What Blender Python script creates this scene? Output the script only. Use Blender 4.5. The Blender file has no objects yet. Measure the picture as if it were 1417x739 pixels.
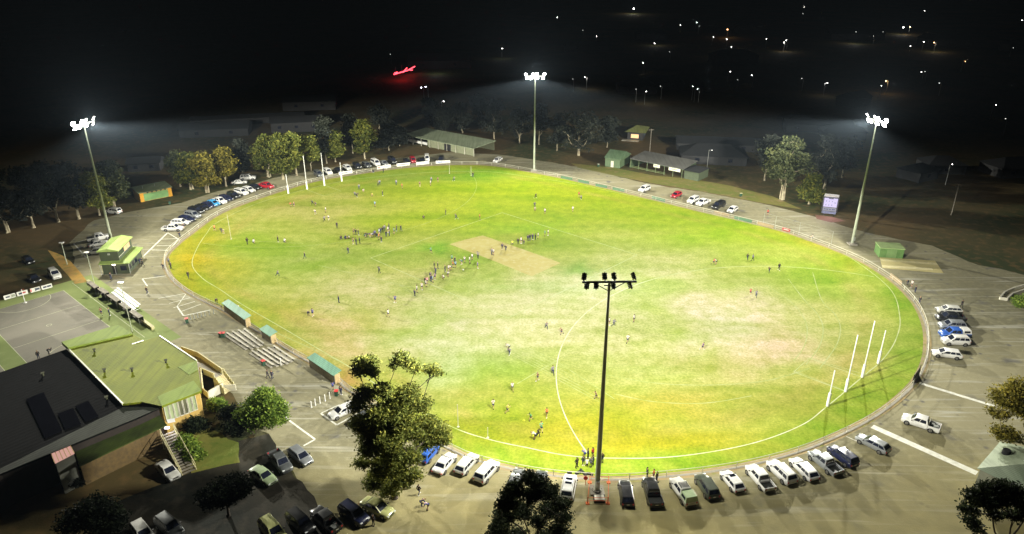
import bpy, bmesh, math, random
import numpy as np
from mathutils import Vector, Matrix
R = math.radians
rnd = random.Random(7)
scene = bpy.context.scene
col = scene.collection

# ------------------------------------------------------------------ survey of the place
F, TP, H = 990.0, math.atan(.434), 66.0
SN, CS = math.sin(TP), math.cos(TP)
def G(px, py, z=0.0):
    u, v = px - 708.5, py - 369.5
    t = (H - z) / (SN * F + v * CS)
    return (u * t, (CS * F - v * SN) * t)
def PX(x, y, z=0.0):
    d = y * CS + (H - z) * SN
    v = (H - z) * CS - y * SN
    return (708.5 + F * x / d, 369.5 + F * v / d)
def AT(px, py, Y):
    """point seen at a pixel, on the upright plane at world y = Y"""
    u, v = px - 708.5, py - 369.5
    t = Y / (CS * F - v * SN)
    return (u * t, Y, H - (SN * F + v * CS) * t)
def V3(p, z=0.0): return Vector((p[0], p[1], z))
def mid(a, b): return ((a[0]+b[0])/2, (a[1]+b[1])/2)

# ------------------------------------------------------------------ object helpers
def tag(o, label=None, cat=None, group=None, kind=None):
    while label and len(label.split()) > 16 and ' the ' in label: label = label.replace(' the ', ' ', 1)
    if label: o['label'] = label
    if cat: o['category'] = cat
    if group: o['group'] = group
    if kind: o['kind'] = kind
    return o
def empty(name, loc, rz=0, label=None, cat=None, group=None):
    o = bpy.data.objects.new(name, None)
    o.empty_display_size = .3
    col.objects.link(o); o.location = loc; o.rotation_euler = (0, 0, rz)
    return tag(o, label, cat, group)
class MB:
    def __init__(s): s.v = []; s.f = []; s.m = []
    def add(s, vs, fs, m=0):
        b = len(s.v); s.v += [tuple(x) for x in vs]
        for f in fs: s.f.append(tuple(b + i for i in f)); s.m.append(m)
    def quad(s, a, b, c, d, m=0): s.add([a, b, c, d], [(0, 1, 2, 3)], m)
    def box(s, c, d, rz=0, m=0, M=None):
        x, y, z = d[0]/2, d[1]/2, d[2]/2
        vs = [Vector((i*x, j*y, k*z)) for k in (-1, 1) for j in (-1, 1) for i in (-1, 1)]
        Q = (Matrix.Rotation(rz, 3, 'Z') if M is None else M)
        vs = [Q @ p + Vector(c) for p in vs]
        s.add(vs, [(0,2,3,1), (4,5,7,6), (0,1,5,4), (2,6,7,3), (0,4,6,2), (1,3,7,5)], m)
    def prism(s, poly, z0, z1, m=0, mtop=None):
        n = len(poly)
        A = sum(poly[i][0]*poly[(i+1)%n][1] - poly[(i+1)%n][0]*poly[i][1] for i in range(n))
        if A < 0: poly = poly[::-1]
        f = (lambda p: z1(p)) if callable(z1) else (lambda p: z1)
        f0 = (lambda p: z0(p)) if callable(z0) else (lambda p: z0)
        vs = [(p[0], p[1], f0(p)) for p in poly] + [(p[0], p[1], f(p)) for p in poly]
        s.add(vs, [tuple(range(n))[::-1]] + [(i, (i+1)%n, n+(i+1)%n, n+i) for i in range(n)], m)
        b = len(s.v) - 2*n
        s.f.append(tuple(b+n+i for i in range(n))); s.m.append(m if mtop is None else mtop)
    def tube(s, a, b, r0, r1=None, n=8, m=0, caps=True):
        r1 = r0 if r1 is None else r1
        a, b = Vector(a), Vector(b); d = (b-a)
        if d.length < 1e-6: return
        q = d.to_track_quat('Z', 'Y').to_matrix()
        ring = lambda c, r: [c + q @ Vector((r*math.cos(2*math.pi*i/n), r*math.sin(2*math.pi*i/n), 0)) for i in range(n)]
        vs = ring(a, r0) + ring(b, r1)
        fs = [(i, (i+1)%n, n+(i+1)%n, n+i) for i in range(n)]
        if caps: fs += [tuple(range(n))[::-1], tuple(range(n, 2*n))]
        s.add(vs, fs, m)
    def build(s, name, mats, parent=None, smooth=False, angle=40, bevel=0, **kw):
        me = bpy.data.meshes.new(name)
        me.from_pydata(s.v, [], s.f)
        if not isinstance(mats, (list, tuple)): mats = [mats]
        for mt in mats: me.materials.append(mt)
        me.polygons.foreach_set('material_index', s.m)
        me.validate(); me.update()
        if bevel:
            bm = bmesh.new(); bm.from_mesh(me)
            bmesh.ops.remove_doubles(bm, verts=bm.verts, dist=1e-4)
            es = [e for e in bm.edges if len(e.link_faces) == 2 and e.calc_face_angle(0) > R(25)]
            bmesh.ops.bevel(bm, geom=es, offset=bevel, segments=2, profile=.6, affect='EDGES')
            bm.to_mesh(me); bm.free()
        if smooth:
            me.shade_smooth()
            try: me.set_sharp_from_angle(angle=R(angle))
            except Exception: pass
        o = bpy.data.objects.new(name, me); col.objects.link(o)
        if parent is not None: o.parent = parent
        return tag(o, **kw)
def copy_tree(o, parent=None):
    c = o.copy(); col.objects.link(c)
    if parent is not None: c.parent = parent
    for ch in KIDS.get(o.name, [k for k in o.children]): copy_tree(ch, c)
    return c
KIDS = {}
def cache(o):
    KIDS[o.name] = list(o.children)
    for k in o.children: cache(k)

# ------------------------------------------------------------------ materials
def mat(name, c, rough=.7, metal=0, noise=None, scale=1.0, bump=0, spec=.5, emit=None, es=0, coat=0, detail=4):
    m = bpy.data.materials.new(name); m.use_nodes = True
    nt = m.node_tree; N = nt.nodes; L = nt.links; b = N['Principled BSDF']
    b.inputs['Roughness'].default_value = rough
    b.inputs['Metallic'].default_value = metal
    b.inputs['Specular IOR Level'].default_value = spec
    b.inputs['Base Color'].default_value = (*c, 1)
    if coat: b.inputs['Coat Weight'].default_value = coat
    tc = None
    c2 = noise if noise else tuple(k*.82 for k in c)
    tc = N.new('ShaderNodeNewGeometry') if noise else N.new('ShaderNodeTexCoord')
    src = tc.outputs['Position'] if noise else tc.outputs['Object']
    n = N.new('ShaderNodeTexNoise'); n.inputs['Scale'].default_value = scale; n.inputs['Detail'].default_value = detail
    L.new(src, n.inputs['Vector'])
    r = N.new('ShaderNodeMapRange'); r.inputs[1].default_value = .35; r.inputs[2].default_value = .65
    L.new(n.outputs[0], r.inputs[0])
    mx = N.new('ShaderNodeMix'); mx.data_type = 'RGBA'
    mx.inputs[6].default_value = (*c, 1); mx.inputs[7].default_value = (*c2, 1)
    L.new(r.outputs[0], mx.inputs[0]); L.new(mx.outputs[2], b.inputs['Base Color'])
    if bump:
        bp = N.new('ShaderNodeBump'); bp.inputs['Strength'].default_value = bump; bp.inputs['Distance'].default_value = .05
        n2 = N.new('ShaderNodeTexNoise'); n2.inputs['Scale'].default_value = scale*6; L.new(src, n2.inputs['Vector'])
        L.new(n2.outputs[0], bp.inputs['Height']); L.new(bp.outputs[0], b.inputs['Normal'])
    if emit:
        b.inputs['Emission Color'].default_value = (*emit, 1); b.inputs['Emission Strength'].default_value = es
        m.cycles.emission_sampling = 'NONE'
    return m
def corr(name, c, c2, ang, pitch=.35, rough=.5):
    """sheet-metal roofing: fine ribs running along one direction, weathered"""
    m = mat(name, c, rough, noise=c2, scale=.25, spec=.25)
    nt = m.node_tree; N = nt.nodes; L = nt.links; b = N['Principled BSDF']
    g = N.new('ShaderNodeNewGeometry'); mp = N.new('ShaderNodeMapping'); mp.inputs['Rotation'].default_value = (0, 0, -ang)
    L.new(g.outputs['Position'], mp.inputs['Vector'])
    w = N.new('ShaderNodeTexWave'); w.inputs['Scale'].default_value = 1/(pitch*3.2); w.bands_direction = 'X'
    L.new(mp.outputs[0], w.inputs['Vector'])
    bp = N.new('ShaderNodeBump'); bp.inputs['Strength'].default_value = .5; bp.inputs['Distance'].default_value = .04
    L.new(w.outputs[0], bp.inputs['Height']); L.new(bp.outputs[0], b.inputs['Normal'])
    # panel seams and streaks
    w2 = N.new('ShaderNodeTexNoise'); mp2 = N.new('ShaderNodeMapping'); mp2.inputs['Rotation'].default_value = (0, 0, -ang); mp2.inputs['Scale'].default_value = (1.6, .08, 1)
    L.new(g.outputs['Position'], mp2.inputs['Vector']); L.new(mp2.outputs[0], w2.inputs['Vector']); w2.inputs['Scale'].default_value = 1
    src = b.inputs['Base Color'].links[0].from_socket
    mx = N.new('ShaderNodeMix'); mx.data_type = 'RGBA'; mx.blend_type = 'MULTIPLY'; mx.inputs[0].default_value = .55
    L.new(src, mx.inputs[6]); L.new(w2.outputs[0], mx.inputs[7]); 
    r = N.new('ShaderNodeValToRGB'); r.color_ramp.elements[0].position = .35; r.color_ramp.elements[0].color = (.6, .6, .6, 1); r.color_ramp.elements[1].position = .6
    L.new(w2.outputs[0], r.inputs[0]); L.new(r.outputs[0], mx.inputs[7]); L.new(mx.outputs[2], b.inputs['Base Color'])
    return m
def srgb(r, g, b, k=1.0):
    f = lambda c: (c/255/12.92 if c/255 <= .04045 else ((c/255+.055)/1.055)**2.4)
    return (f(r)*k, f(g)*k, f(b)*k)

M = {}
M['white_paint'] = mat('white_paint', (.8, .8, .78), .5)
M['off_white'] = mat('off_white', (.62, .6, .5), .7)
M['cream'] = mat('cream', (.62, .55, .33), .7)
M['steel'] = mat('steel', (.5, .52, .5), .4, metal=.6)
M['pole_steel'] = mat('pole_steel', (.42, .46, .36), .45, metal=.3)
M['dark_metal'] = mat('dark_metal', (.02, .022, .02), .5)
M['black'] = mat('black', (.012, .012, .014), .6)
M['rubber'] = mat('rubber', (.015, .015, .015), .85)
M['rim'] = mat('rim', (.45, .45, .47), .3, metal=.8)
M['glass'] = mat('glass', (.012, .015, .028), .12, spec=.6)
M['concrete'] = mat('concrete', (.34, .32, .27), .85, noise=(.24, .22, .18), scale=.6)
M['orange'] = mat('orange', (.75, .16, .04), .6)
M['red'] = mat('red', (.65, .03, .03), .5)
M['tail'] = mat('tail_lamp', (.5, .02, .03), .3)
M['head'] = mat('head_lamp', (.75, .78, .8), .15)
M['brick'] = mat('yellow_brick', (.5, .34, .09), .85, noise=(.4, .27, .08), scale=2)
M['timber'] = mat('timber', (.28, .25, .2), .8, noise=(.18, .16, .13), scale=1.5)
M['shelter_green'] = corr('shelter_green', (.17, .36, .27), (.14, .30, .22), 0, .3)
M['grey_ply'] = mat('grey_ply', (.3, .31, .27), .8)
M['lawn_green'] = mat('shed_green', (.16, .33, .13), .6)
M['dim_wall'] = mat('dim_wall', (.035, .035, .037), .9)
M['dim_roof'] = mat('dim_roof', (.011, .012, .014), .95)
def glow(name, c, s):
    m = bpy.data.materials.new(name); m.use_nodes = True; nt = m.node_tree; nt.nodes.clear()
    o = nt.nodes.new('ShaderNodeOutputMaterial'); e = nt.nodes.new('ShaderNodeEmission')
    e.inputs[0].default_value = (*c, 1); e.inputs[1].default_value = s
    nt.links.new(e.outputs[0], o.inputs[0]); m.cycles.emission_sampling = 'NONE'; return m
M['lamp_on'] = glow('lamp_on', (1, 1, .97), 90)
M['screen'] = glow('screen', (.76, .68, 1), 1.05)
M['lit_window'] = glow('lit_window', (1, .62, .3), 1.6)

# ------------------------------------------------------------------ ground surfaces
def surf(name, c1, c2, c3, s1=.05, s2=1.2, bump=.3, rough=.9, extra=None):
    m = bpy.data.materials.new(name); m.use_nodes = True
    nt = m.node_tree; N = nt.nodes; L = nt.links; b = N['Principled BSDF']
    b.inputs['Roughness'].default_value = rough; b.inputs['Specular IOR Level'].default_value = .2
    g = N.new('ShaderNodeNewGeometry')
    def noise(sc, det=5, dist=0):
        n = N.new('ShaderNodeTexNoise'); n.inputs['Scale'].default_value = sc; n.inputs['Detail'].default_value = det
        n.inputs['Distortion'].default_value = dist
        L.new(g.outputs['Position'], n.inputs['Vector']); return n.outputs[0]
    def rng(x, a, bb):
        r = N.new('ShaderNodeMapRange'); r.inputs[1].default_value = a; r.inputs[2].default_value = bb; L.new(x, r.inputs[0]); return r.outputs[0]
    def mix(f, a, bb):
        x = N.new('ShaderNodeMix'); x.data_type = 'RGBA'; L.new(f, x.inputs[0])
        for i, q in ((6, a), (7, bb)):
            if isinstance(q, tuple): x.inputs[i].default_value = (*q, 1)
            else: L.new(q, x.inputs[i])
        return x.outputs[2]
    c = mix(rng(noise(s1, 6, .6), .38, .62), c1, c2)
    c = mix(rng(noise(s2, 8), .5, .75), c, c3)
    if extra: c = extra(N, L, g, c, mix, rng, noise)
    L.new(c, b.inputs['Base Color'])
    if bump:
        bp = N.new('ShaderNodeBump'); bp.inputs['Strength'].default_value = bump; bp.inputs['Distance'].default_value = .08
        L.new(noise(3.0, 6), bp.inputs['Height']); L.new(bp.outputs[0], b.inputs['Normal'])
    return m
def gravel_extra(N, L, g, c, mix, rng, noise):
    sep = N.new('ShaderNodeSeparateXYZ'); L.new(g.outputs['Position'], sep.inputs[0])
    add = N.new('ShaderNodeMath'); add.operation = 'MULTIPLY_ADD'; L.new(noise(.04), add.inputs[0]); add.inputs[1].default_value = 30; L.new(sep.outputs['Y'], add.inputs[2])
    mp = N.new('ShaderNodeMapping'); mp.inputs['Rotation'].default_value = (0, 0, .5); mp.inputs['Scale'].default_value = (.05, .8, 1); L.new(g.outputs['Position'], mp.inputs[0])
    tn = N.new('ShaderNodeTexNoise'); tn.inputs['Scale'].default_value = 1; tn.inputs['Detail'].default_value = 6; tn.inputs['Distortion'].default_value = 1.2; L.new(mp.outputs[0], tn.inputs['Vector'])
    c = mix(rng(tn.outputs[0], .55, .72), c, (.38, .37, .3))
    c = mix(rng(noise(.22, 3, .4), .62, .72), c, (.15, .145, .12))
    vo = N.new('ShaderNodeTexVoronoi'); vo.inputs['Scale'].default_value = .33; L.new(g.outputs['Position'], vo.inputs['Vector'])
    c = mix(rng(vo.outputs['Distance'], .16, .05), c, (.13, .125, .11))
    return mix(rng(add.outputs[0], 103, 78), c, mix(rng(noise(.35, 7), .35, .7), (.35, .30, .125), (.25, .22, .095)))
M['ground'] = surf('ground', (.11, .075, .03), (.035, .045, .013), (.14, .09, .035), .03, .5)
M['gravel'] = surf('gravel', (.27, .248, .15), (.195, .183, .115), (.30, .28, .175), .035, .9, extra=gravel_extra)
M['verge'] = surf('verge', (.36, .27, .13), (.27, .22, .13), (.2, .23, .05), .12, .8)
M['grass'] = surf('grass', (.13, .16, .03), (.24, .2, .05), (.09, .13, .02), .08, .7)
M['olive_grass'] = surf('olive_grass', (.17, .15, .04), (.12, .14, .03), (.22, .16, .08), .06, .5)
M['yard'] = surf('yard', (.03, .027, .018), (.012, .014, .01), (.05, .042, .03), .12, .6)  # near-black ground, with cast shade put into the albedo
M['dirt'] = surf('dirt', (.5, .3, .07), (.38, .24, .08), (.2, .2, .05), .2, .8)
M['court_pink'] = surf('court_pink', (.28, .26, .215), (.21, .2, .165), (.26, .245, .2), .06, .7, bump=.1)
M['court_green'] = surf('court_green', (.26, .31, .11), (.19, .24, .08), (.22, .27, .1), .07, .6, bump=.1)
M['pitch'] = surf('pitch', srgb(232, 220, 138, .5), srgb(222, 208, 118, .5), srgb(238, 228, 160, .5), .25, .9, bump=.1)
M['line'] = mat('line', (.46, .5, .26), .8, noise=(.3, .38, .12), scale=.5)
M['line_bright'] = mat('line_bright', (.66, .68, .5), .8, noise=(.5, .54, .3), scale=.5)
M['line_faint'] = mat('line_faint', srgb(222, 232, 165, .5), .8, noise=srgb(190, 212, 95, .5), scale=.5)
M['road_line'] = mat('road_line', (.78, .78, .7), .7, noise=(.6, .6, .52), scale=1.5)

def sheet(name, poly, z, m, mb=None):
    b = MB(); n = len(poly)
    A = sum(poly[i][0]*poly[(i+1)%n][1] - poly[(i+1)%n][0]*poly[i][1] for i in range(n))
    if A < 0: poly = poly[::-1]
    b.add([(p[0], p[1], z) for p in poly], [tuple(range(n))])
    o = b.build(name, m); o['kind'] = 'structure'; return o
def gp(L): return [G(*p) for p in L]
def rough(poly, step=1.6, amp=.55):
    q = random.Random(3); out = []
    for i in range(len(poly)):
        a, c = poly[i], poly[(i+1) % len(poly)]; n = max(1, min(60, int(math.dist(a, c)/step))); w = 0
        for k in range(n):
            w = w*.6+q.uniform(-amp, amp); t = k/n; out.append((a[0]+(c[0]-a[0])*t+w*(.4 if k else 0), a[1]+(c[1]-a[1])*t+w*(.7 if k else 0)))
    return out
def spline(pts, closed=True, k=8):
    out = []; n = len(pts)
    for i in range(n if closed else n-1):
        g = (lambda j: pts[j % n]) if closed else (lambda j: pts[max(0, min(n-1, j))])
        p0, p1, p2, p3 = [np.array(g(i+q)) for q in (-1, 0, 1, 2)]
        for t in [q/k for q in range(k)]:
            out.append(tuple(.5*((2*p1)+(-p0+p2)*t+(2*p0-5*p1+4*p2-p3)*t*t+(-p0+3*p1-3*p2+p3)*t**3)))
    if not closed: out.append(tuple(pts[-1]))
    return out
def ribbon(mb, pts, w, z, closed=False, m=0):
    n = len(pts); P = [Vector((p[0], p[1], 0)) for p in pts]; L_, R_ = [], []
    for i in range(n):
        a = P[(i-1) % n] if closed or i > 0 else P[i]; b = P[(i+1) % n] if closed or i < n-1 else P[i]
        d = (b-a).normalized(); q = Vector((-d.y, d.x, 0))*w/2
        L_.append(P[i]+q); R_.append(P[i]-q)
    vs = [(p.x, p.y, z) for p in L_+R_]
    fs = [(n+i, n+(i+1) % n, (i+1) % n, i) for i in range(n if closed else n-1)]
    mb.add(vs, fs, m)
def circle(c, r, a0=0, a1=2*math.pi, n=60):
    return [(c[0]+r*math.cos(a0+(a1-a0)*i/n), c[1]+r*math.sin(a0+(a1-a0)*i/n)) for i in range(n+1)]

GN = mid(G(1170, 542), G(1193, 522)); GF = mid(G(425, 262), G(449, 257)); CEN = mid(GN, GF)
dl = math.dist(GN, GF); AX = ((GF[0]-GN[0])/dl, (GF[1]-GN[1])/dl); NX = (-AX[1], AX[0])
def FC(a, n, o=None):
    o = o or CEN; return (o[0]+a*AX[0]+n*NX[0], o[1]+a*AX[1]+n*NX[1])

# ground sheet to the horizon
sheet('ground', [(-6000, -600), (6000, -600), (6000, 9000), (-6000, 9000)], 0, M['ground'])
car_park = [(96, 336), (130, 305), (180, 293), (250, 281), (300, 265), (345, 256), (380, 246), (430, 237), (500, 224), (560, 218), (620, 211), (690, 214),
            (740, 221), (800, 231), (850, 243), (905, 255), (960, 264), (1010, 273), (1060, 283), (1120, 298), (1200, 322), (1290, 340), (1340, 362), (1500, 400), (1700, 460),
            (1700, 900), (480, 900), (500, 790), (470, 745), (440, 700), (395, 640), (372, 600), (340, 575), (322, 545), (300, 520), (262, 490), (216, 463), (160, 424), (122, 392), (103, 372)]
sheet('car_park', rough(gp(car_park), 2.2, .6), .004, M['gravel'])
sheet('painted_shade_yard', rough(gp([(330, 610), (372, 600), (395, 640), (440, 700), (470, 745), (500, 790), (480, 900), (100, 900), (150, 700), (262, 655), (270, 600)])), .007, M['yard'])  # dark sheet standing in for cast shade over the lower left
sheet('lawn', rough(gp([(240, 600), (283, 590), (330, 612), (332, 640), (265, 655), (250, 630)])), .011, M['grass'])
fence_px = [(262, 325), (300, 298), (340, 281), (390, 264), (440, 250), (500, 240), (560, 232), (620, 228), (680, 229), (735, 238), (790, 249), (850, 263), (900, 275), (960, 290),
            (1020, 304), (1080, 319), (1130, 336), (1180, 356), (1215, 375), (1245, 397), (1268, 422), (1281, 450), (1284, 475), (1281, 500), (1268, 527), (1245, 551), (1210, 577),
            (1165, 601), (1110, 624), (1050, 641), (990, 652), (930, 659), (860, 664), (800, 662), (740, 655), (690, 645), (650, 634), (618, 619), (570, 594), (520, 562), (482, 540), (462, 522), (433, 504),
            (408, 490), (385, 476), (347, 453), (309, 430), (290, 421), (263, 407), (240, 389), (229, 371), (230, 354), (243, 340)]
FEN = spline(gp(fence_px), True, 8)
def inset(poly, d):
    n = len(poly); out = []
    for i in range(n):
        a, b = Vector(poly[i-2]), Vector(poly[(i+2) % n]); t = (b-a).normalized()
        q = Vector((-t.y, t.x)); 
        if (Vector(CEN)-Vector(poly[i])).dot(q) < 0: q = -q
        out.append((poly[i][0]+q.x*d, poly[i][1]+q.y*d))
    return out
sheet('verge', inset(FEN, -.6), .012, M['verge'])
# the oval: a fan of rings whose turf colour is mixed from patches of wear and of painted-in floodlight exposure
EDGE = inset(FEN, .8)
NA = len(EDGE); NR = 110
ring_t = [(i/NR) for i in range(NR+1)]
vs = [(CEN[0], CEN[1], .02)]
for t in ring_t[1:]:
    for e in EDGE: vs.append((CEN[0]+(e[0]-CEN[0])*t, CEN[1]+(e[1]-CEN[1])*t, .02))
fs = [(0, 1+i, 1+(i+1) % NA) for i in range(NA)]
for k in range(NR-1):
    a = 1+k*NA; b = a+NA
    fs += [(a+i, b+i, b+(i+1) % NA, a+(i+1) % NA) for i in range(NA)]
me = bpy.data.meshes.new('oval_turf'); me.from_pydata(vs, [], fs); me.update()
arr = np.array(vs); PXa = np.array([PX(x, y) for x, y, _ in vs])
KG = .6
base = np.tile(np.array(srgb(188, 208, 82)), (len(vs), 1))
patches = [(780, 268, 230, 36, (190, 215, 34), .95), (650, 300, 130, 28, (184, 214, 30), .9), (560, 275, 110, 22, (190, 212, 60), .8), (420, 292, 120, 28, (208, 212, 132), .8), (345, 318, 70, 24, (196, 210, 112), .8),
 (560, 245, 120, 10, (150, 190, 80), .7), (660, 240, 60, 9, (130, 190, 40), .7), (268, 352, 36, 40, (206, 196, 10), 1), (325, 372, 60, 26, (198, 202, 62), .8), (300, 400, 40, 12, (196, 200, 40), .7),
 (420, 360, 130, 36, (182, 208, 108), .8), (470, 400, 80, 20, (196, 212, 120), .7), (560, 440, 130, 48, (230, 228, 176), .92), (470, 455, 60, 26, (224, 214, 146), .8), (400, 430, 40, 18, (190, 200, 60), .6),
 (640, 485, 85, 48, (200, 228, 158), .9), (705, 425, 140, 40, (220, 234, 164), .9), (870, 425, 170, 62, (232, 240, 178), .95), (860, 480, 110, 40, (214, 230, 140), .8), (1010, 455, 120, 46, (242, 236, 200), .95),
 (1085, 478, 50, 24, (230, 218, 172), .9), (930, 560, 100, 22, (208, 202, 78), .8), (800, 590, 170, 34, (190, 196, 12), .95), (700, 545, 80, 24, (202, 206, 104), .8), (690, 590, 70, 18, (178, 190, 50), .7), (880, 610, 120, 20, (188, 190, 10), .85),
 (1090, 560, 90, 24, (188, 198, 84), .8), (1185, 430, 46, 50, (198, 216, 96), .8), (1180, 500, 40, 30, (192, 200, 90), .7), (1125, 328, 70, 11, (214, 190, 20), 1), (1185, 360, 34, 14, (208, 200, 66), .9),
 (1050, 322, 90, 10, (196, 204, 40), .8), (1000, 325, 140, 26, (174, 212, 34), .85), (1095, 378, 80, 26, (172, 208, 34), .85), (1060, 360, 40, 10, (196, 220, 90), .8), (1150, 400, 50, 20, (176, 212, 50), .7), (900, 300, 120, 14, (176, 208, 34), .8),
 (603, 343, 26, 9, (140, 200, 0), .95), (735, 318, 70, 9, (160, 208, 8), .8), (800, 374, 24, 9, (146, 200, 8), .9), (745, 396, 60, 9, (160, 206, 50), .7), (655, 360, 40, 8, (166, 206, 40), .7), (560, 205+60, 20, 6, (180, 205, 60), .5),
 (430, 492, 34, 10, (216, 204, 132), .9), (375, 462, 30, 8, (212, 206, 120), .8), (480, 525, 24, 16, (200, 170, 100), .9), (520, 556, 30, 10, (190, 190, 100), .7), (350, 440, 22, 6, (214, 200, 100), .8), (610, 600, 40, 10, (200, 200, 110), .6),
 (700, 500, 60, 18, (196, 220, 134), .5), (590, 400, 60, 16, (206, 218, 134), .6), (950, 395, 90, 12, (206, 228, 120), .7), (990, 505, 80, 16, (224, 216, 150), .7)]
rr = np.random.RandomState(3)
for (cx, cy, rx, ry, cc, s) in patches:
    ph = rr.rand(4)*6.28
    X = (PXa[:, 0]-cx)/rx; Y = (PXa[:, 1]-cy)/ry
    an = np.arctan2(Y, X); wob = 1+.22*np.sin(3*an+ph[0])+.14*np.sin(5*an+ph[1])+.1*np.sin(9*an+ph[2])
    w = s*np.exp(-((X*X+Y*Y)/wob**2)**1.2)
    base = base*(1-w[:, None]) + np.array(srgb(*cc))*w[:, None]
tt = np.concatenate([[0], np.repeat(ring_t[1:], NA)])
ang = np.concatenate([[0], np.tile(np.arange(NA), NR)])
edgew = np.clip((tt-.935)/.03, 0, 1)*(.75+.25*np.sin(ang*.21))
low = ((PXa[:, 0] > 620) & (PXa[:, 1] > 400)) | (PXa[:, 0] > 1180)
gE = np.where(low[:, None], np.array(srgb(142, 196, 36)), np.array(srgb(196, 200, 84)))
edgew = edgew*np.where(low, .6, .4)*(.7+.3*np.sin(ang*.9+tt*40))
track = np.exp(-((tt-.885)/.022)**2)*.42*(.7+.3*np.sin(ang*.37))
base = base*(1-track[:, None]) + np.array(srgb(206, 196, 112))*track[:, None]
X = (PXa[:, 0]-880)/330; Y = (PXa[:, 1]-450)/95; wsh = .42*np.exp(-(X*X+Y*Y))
base = base*(1-wsh[:, None]) + np.array(srgb(232, 236, 196))*wsh[:, None]  # pale centre wash, overexposed light put into the turf colour
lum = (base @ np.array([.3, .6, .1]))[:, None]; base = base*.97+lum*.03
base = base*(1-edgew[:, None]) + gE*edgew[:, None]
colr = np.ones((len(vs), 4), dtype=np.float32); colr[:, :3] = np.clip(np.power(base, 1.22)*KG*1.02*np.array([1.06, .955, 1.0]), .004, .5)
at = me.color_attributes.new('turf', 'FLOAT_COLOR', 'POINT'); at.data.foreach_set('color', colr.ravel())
m = bpy.data.materials.new('oval_turf'); m.use_nodes = True; nt = m.node_tree; N = nt.nodes; L = nt.links; b = N['Principled BSDF']
b.inputs['Roughness'].default_value = .95; b.inputs['Specular IOR Level'].default_value = .1
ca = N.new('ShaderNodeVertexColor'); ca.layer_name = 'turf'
g = N.new('ShaderNodeNewGeometry')
def nz(sc, det, rot=None, scl=None, dist=0):
    n = N.new('ShaderNodeTexNoise'); n.inputs['Scale'].default_value = sc; n.inputs['Detail'].default_value = det; n.inputs['Distortion'].default_value = dist
    if rot is not None:
        mp = N.new('ShaderNodeMapping'); mp.inputs['Rotation'].default_value = (0, 0, rot); mp.inputs['Scale'].default_value = scl
        L.new(g.outputs['Position'], mp.inputs[0]); L.new(mp.outputs[0], n.inputs['Vector'])
    else: L.new(g.outputs['Position'], n.inputs['Vector'])
    return n.outputs[0]
def ramp(x, stops):
    r = N.new('ShaderNodeValToRGB'); e = r.color_ramp.elements
    e[0].position, e[0].color = stops[0][0], (*stops[0][1], 1); e[1].position, e[1].color = stops[-1][0], (*stops[-1][1], 1)
    for p, c in stops[1:-1]: q = e.new(p); q.color = (*c, 1)
    L.new(x, r.inputs[0]); return r.outputs[0]
def mul(a, bb, f):
    x = N.new('ShaderNodeMix'); x.data_type = 'RGBA'; x.blend_type = 'MULTIPLY'; x.inputs[0].default_value = f
    L.new(a, x.inputs[6]); L.new(bb, x.inputs[7]); return x.outputs[2]
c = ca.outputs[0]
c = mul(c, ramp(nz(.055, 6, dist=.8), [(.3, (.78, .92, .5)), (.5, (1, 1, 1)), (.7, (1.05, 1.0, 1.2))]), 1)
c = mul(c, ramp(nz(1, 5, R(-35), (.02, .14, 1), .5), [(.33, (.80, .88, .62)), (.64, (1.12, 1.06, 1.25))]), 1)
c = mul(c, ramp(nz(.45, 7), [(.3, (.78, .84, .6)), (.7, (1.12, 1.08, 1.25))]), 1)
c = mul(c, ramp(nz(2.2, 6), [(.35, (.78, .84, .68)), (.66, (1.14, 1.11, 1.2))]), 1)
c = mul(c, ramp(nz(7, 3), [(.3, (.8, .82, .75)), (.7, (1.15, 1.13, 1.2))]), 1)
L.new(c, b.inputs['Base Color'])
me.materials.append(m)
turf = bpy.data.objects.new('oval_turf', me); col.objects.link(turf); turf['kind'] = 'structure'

sheet('cricket_pitch', spline(gp([(622, 338), (645, 331.5), (668, 326), (722, 344.5), (776, 364), (756, 373), (736, 382.5), (678, 359)]), True, 1), .024, M['pitch'])
# painted lines
bl = [(266, 366), (273, 343), (286, 323), (299, 309), (345, 286), (397, 269), (473, 251), (540, 243), (610, 238), (680, 238), (740, 246), (800, 255), (860, 268), (930, 283), (1000, 300),
      (1075, 318), (1136, 338), (1174, 355), (1230, 398), (1245, 438), (1240, 469), (1222, 497), (1193, 522), (1145, 562), (1108, 589), (1036, 615), (934, 632), (838, 634), (782, 630), (731, 620),
      (680, 609), (628, 592), (560, 557), (482, 507), (451, 489), (393, 455), (336, 422), (305, 401), (280, 385)]
BL = spline(gp(bl), True, 8)
mb = MB(); ribbon(mb, BL, .17, .028, True); o = mb.build('boundary_line', M['line']); o['kind'] = 'structure'
mb = MB()
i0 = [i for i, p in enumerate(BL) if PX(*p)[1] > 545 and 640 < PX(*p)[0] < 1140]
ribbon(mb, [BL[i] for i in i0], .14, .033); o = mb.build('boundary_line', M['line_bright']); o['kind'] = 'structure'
mb = MB()
def arc50(c, sgn):
    pts = []
    for i in range(121):
        a = -math.pi/2 + math.pi*i/120
        p = (c[0]+50*(sgn*math.cos(a)*AX[0]+math.sin(a)*NX[0]), c[1]+50*(sgn*math.cos(a)*AX[1]+math.sin(a)*NX[1]))
        pts.append(p)
    return pts
def inside(p, poly):
    c = False; n = len(poly)
    for i in range(n):
        a, bb = poly[i], poly[i-1]
        if (a[1] > p[1]) != (bb[1] > p[1]) and p[0] < (bb[0]-a[0])*(p[1]-a[1])/(bb[1]-a[1])+a[0]: c = not c
    return c
A1 = [p for p in arc50(GN, 1) if inside(p, BL)]
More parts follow.
